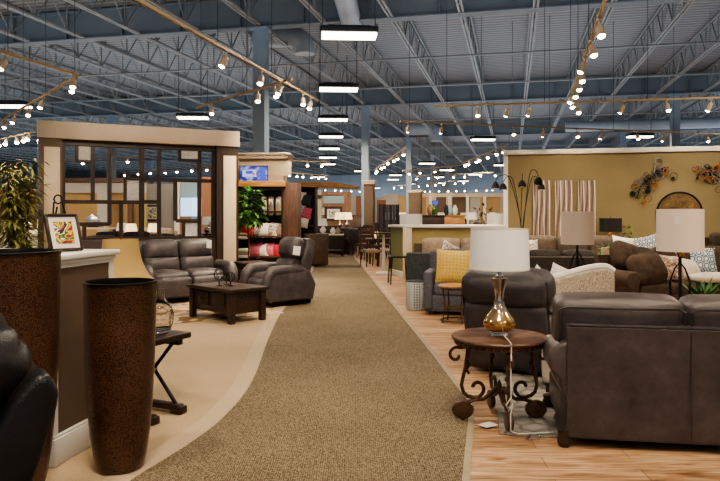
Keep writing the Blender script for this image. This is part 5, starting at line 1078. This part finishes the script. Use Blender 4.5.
# added fill facing up to brighten the roof; unseen, one per roof bay
for k in range(-1, 6):
    for m in range(-3, 4):
        p = BP(m * 14.4, S_BEAM[0] + 7.1 + k * 14.22)
        if -30 < p.y < 97 and abs(p.x) < 55: area((p.x, p.y, 4.9), (p.x, p.y, 9), UPW, 12, 12, COOL if k < 1 else (.76, .88, 1), 'roof_fill')
for x in range(-60, 70, 20): p = BP(x, 93.5, 3); q = BP(x, 97, 4.5); area(p, q, 380, 18, 1, COOL, 'wall_wash')  # added fill with no fixture behind it, lifts the far wall
# beams below the nearer track heads, then extra spots
for o in [o for o in bpy.data.objects if o.name.startswith('track_spotlight')]:
    x, y, z = o.location
    if y < 27: spot((x, y - .05, z - .3), (x + random.uniform(-1.2, 1.2), y + random.uniform(-1.6, .6), 0), SPW, 80)
for loc, tgt, w in (((.9, 3.2, 4.3), (1.1, 5.3, .4), 1), ((2.6, 3.4, 4.3), (2.5, 5.2, .5), 1), ((-1.0, 2.2, 4.3), (-1.6, 4.1, .4), 1), ((-2.2, 3.0, 4.3), (-2.0, 4.6, .9), 1), ((3.4, 5.5, 4.3), (3.0, 6.6, .8), 1), ((-1.2, 7.0, 4.3), (-1.8, 9.8, .3), 1), ((-2.6, 9.6, 4.3), (-3.0, 12.0, .5), 1.3), ((-.8, 9.0, 4.3), (-1.4, 11.4, .5), 1), ((-3.6, 9.3, 4.3), (-4.4, 13.2, 2.2), 1.2), ((.6, 8, 4.3), (1.4, 10.3, .5), 1), ((4, 8.6, 4.3), (4.8, 10.9, .5), 1), ((6, 9.4, 4.3), (6.5, 11.8, .5), 1), ((5, 14.2, 4.4), (5.4, 17.3, 1.9), 1.6), ((8, 13.5, 4.4), (8.2, 16.7, 1.9), 1.6), ((2.4, 12.6, 4.4), (2.4, 16, .8), 1.3), ((-5.4, 9.2, 4.3), (-6.1, 11.2, 1.6), 1.2), ((-1.6, 12.6, 4.3), (-2.2, 15.5, 1.1), 1.3), ((-9, 19, 4.3), (-8, 24, 1), 2), ((-6, 20, 4.3), (-6, 27, 1.5), 2), ((0, 27, 4.3), (0, 35, 1.5), 3), ((4, 26, 4.3), (4, 30, 1), 3), ((2, 40, 4.3), (2, 55, 1.5), 8), ((8, 42, 4.3), (8, 55, 1.5), 8), ((-12, 18, 4.3), (-12, 26, 1), 3)):
    spot(loc, tgt, SPW * w * 1.25, 62)  # added spots without a track head, aimed to brighten furniture and walls
wd_ = bpy.data.worlds.new('world'); bpy.context.scene.world = wd_; wd_.use_nodes = True
wd_.node_tree.nodes['Background'].inputs[0].default_value = (.75, .85, 1, 1); wd_.node_tree.nodes['Background'].inputs[1].default_value = .35
sc = bpy.context.scene
sc.view_settings.view_transform = 'AgX'; sc.view_settings.look = 'AgX - Medium High Contrast'; sc.view_settings.exposure = EXPO
sc.cycles.max_bounces = 7; sc.cycles.transmission_bounces = 10; sc.cycles.sample_clamp_indirect = 6; sc.cycles.sample_clamp_direct = 0; sc.cycles.use_denoising = True
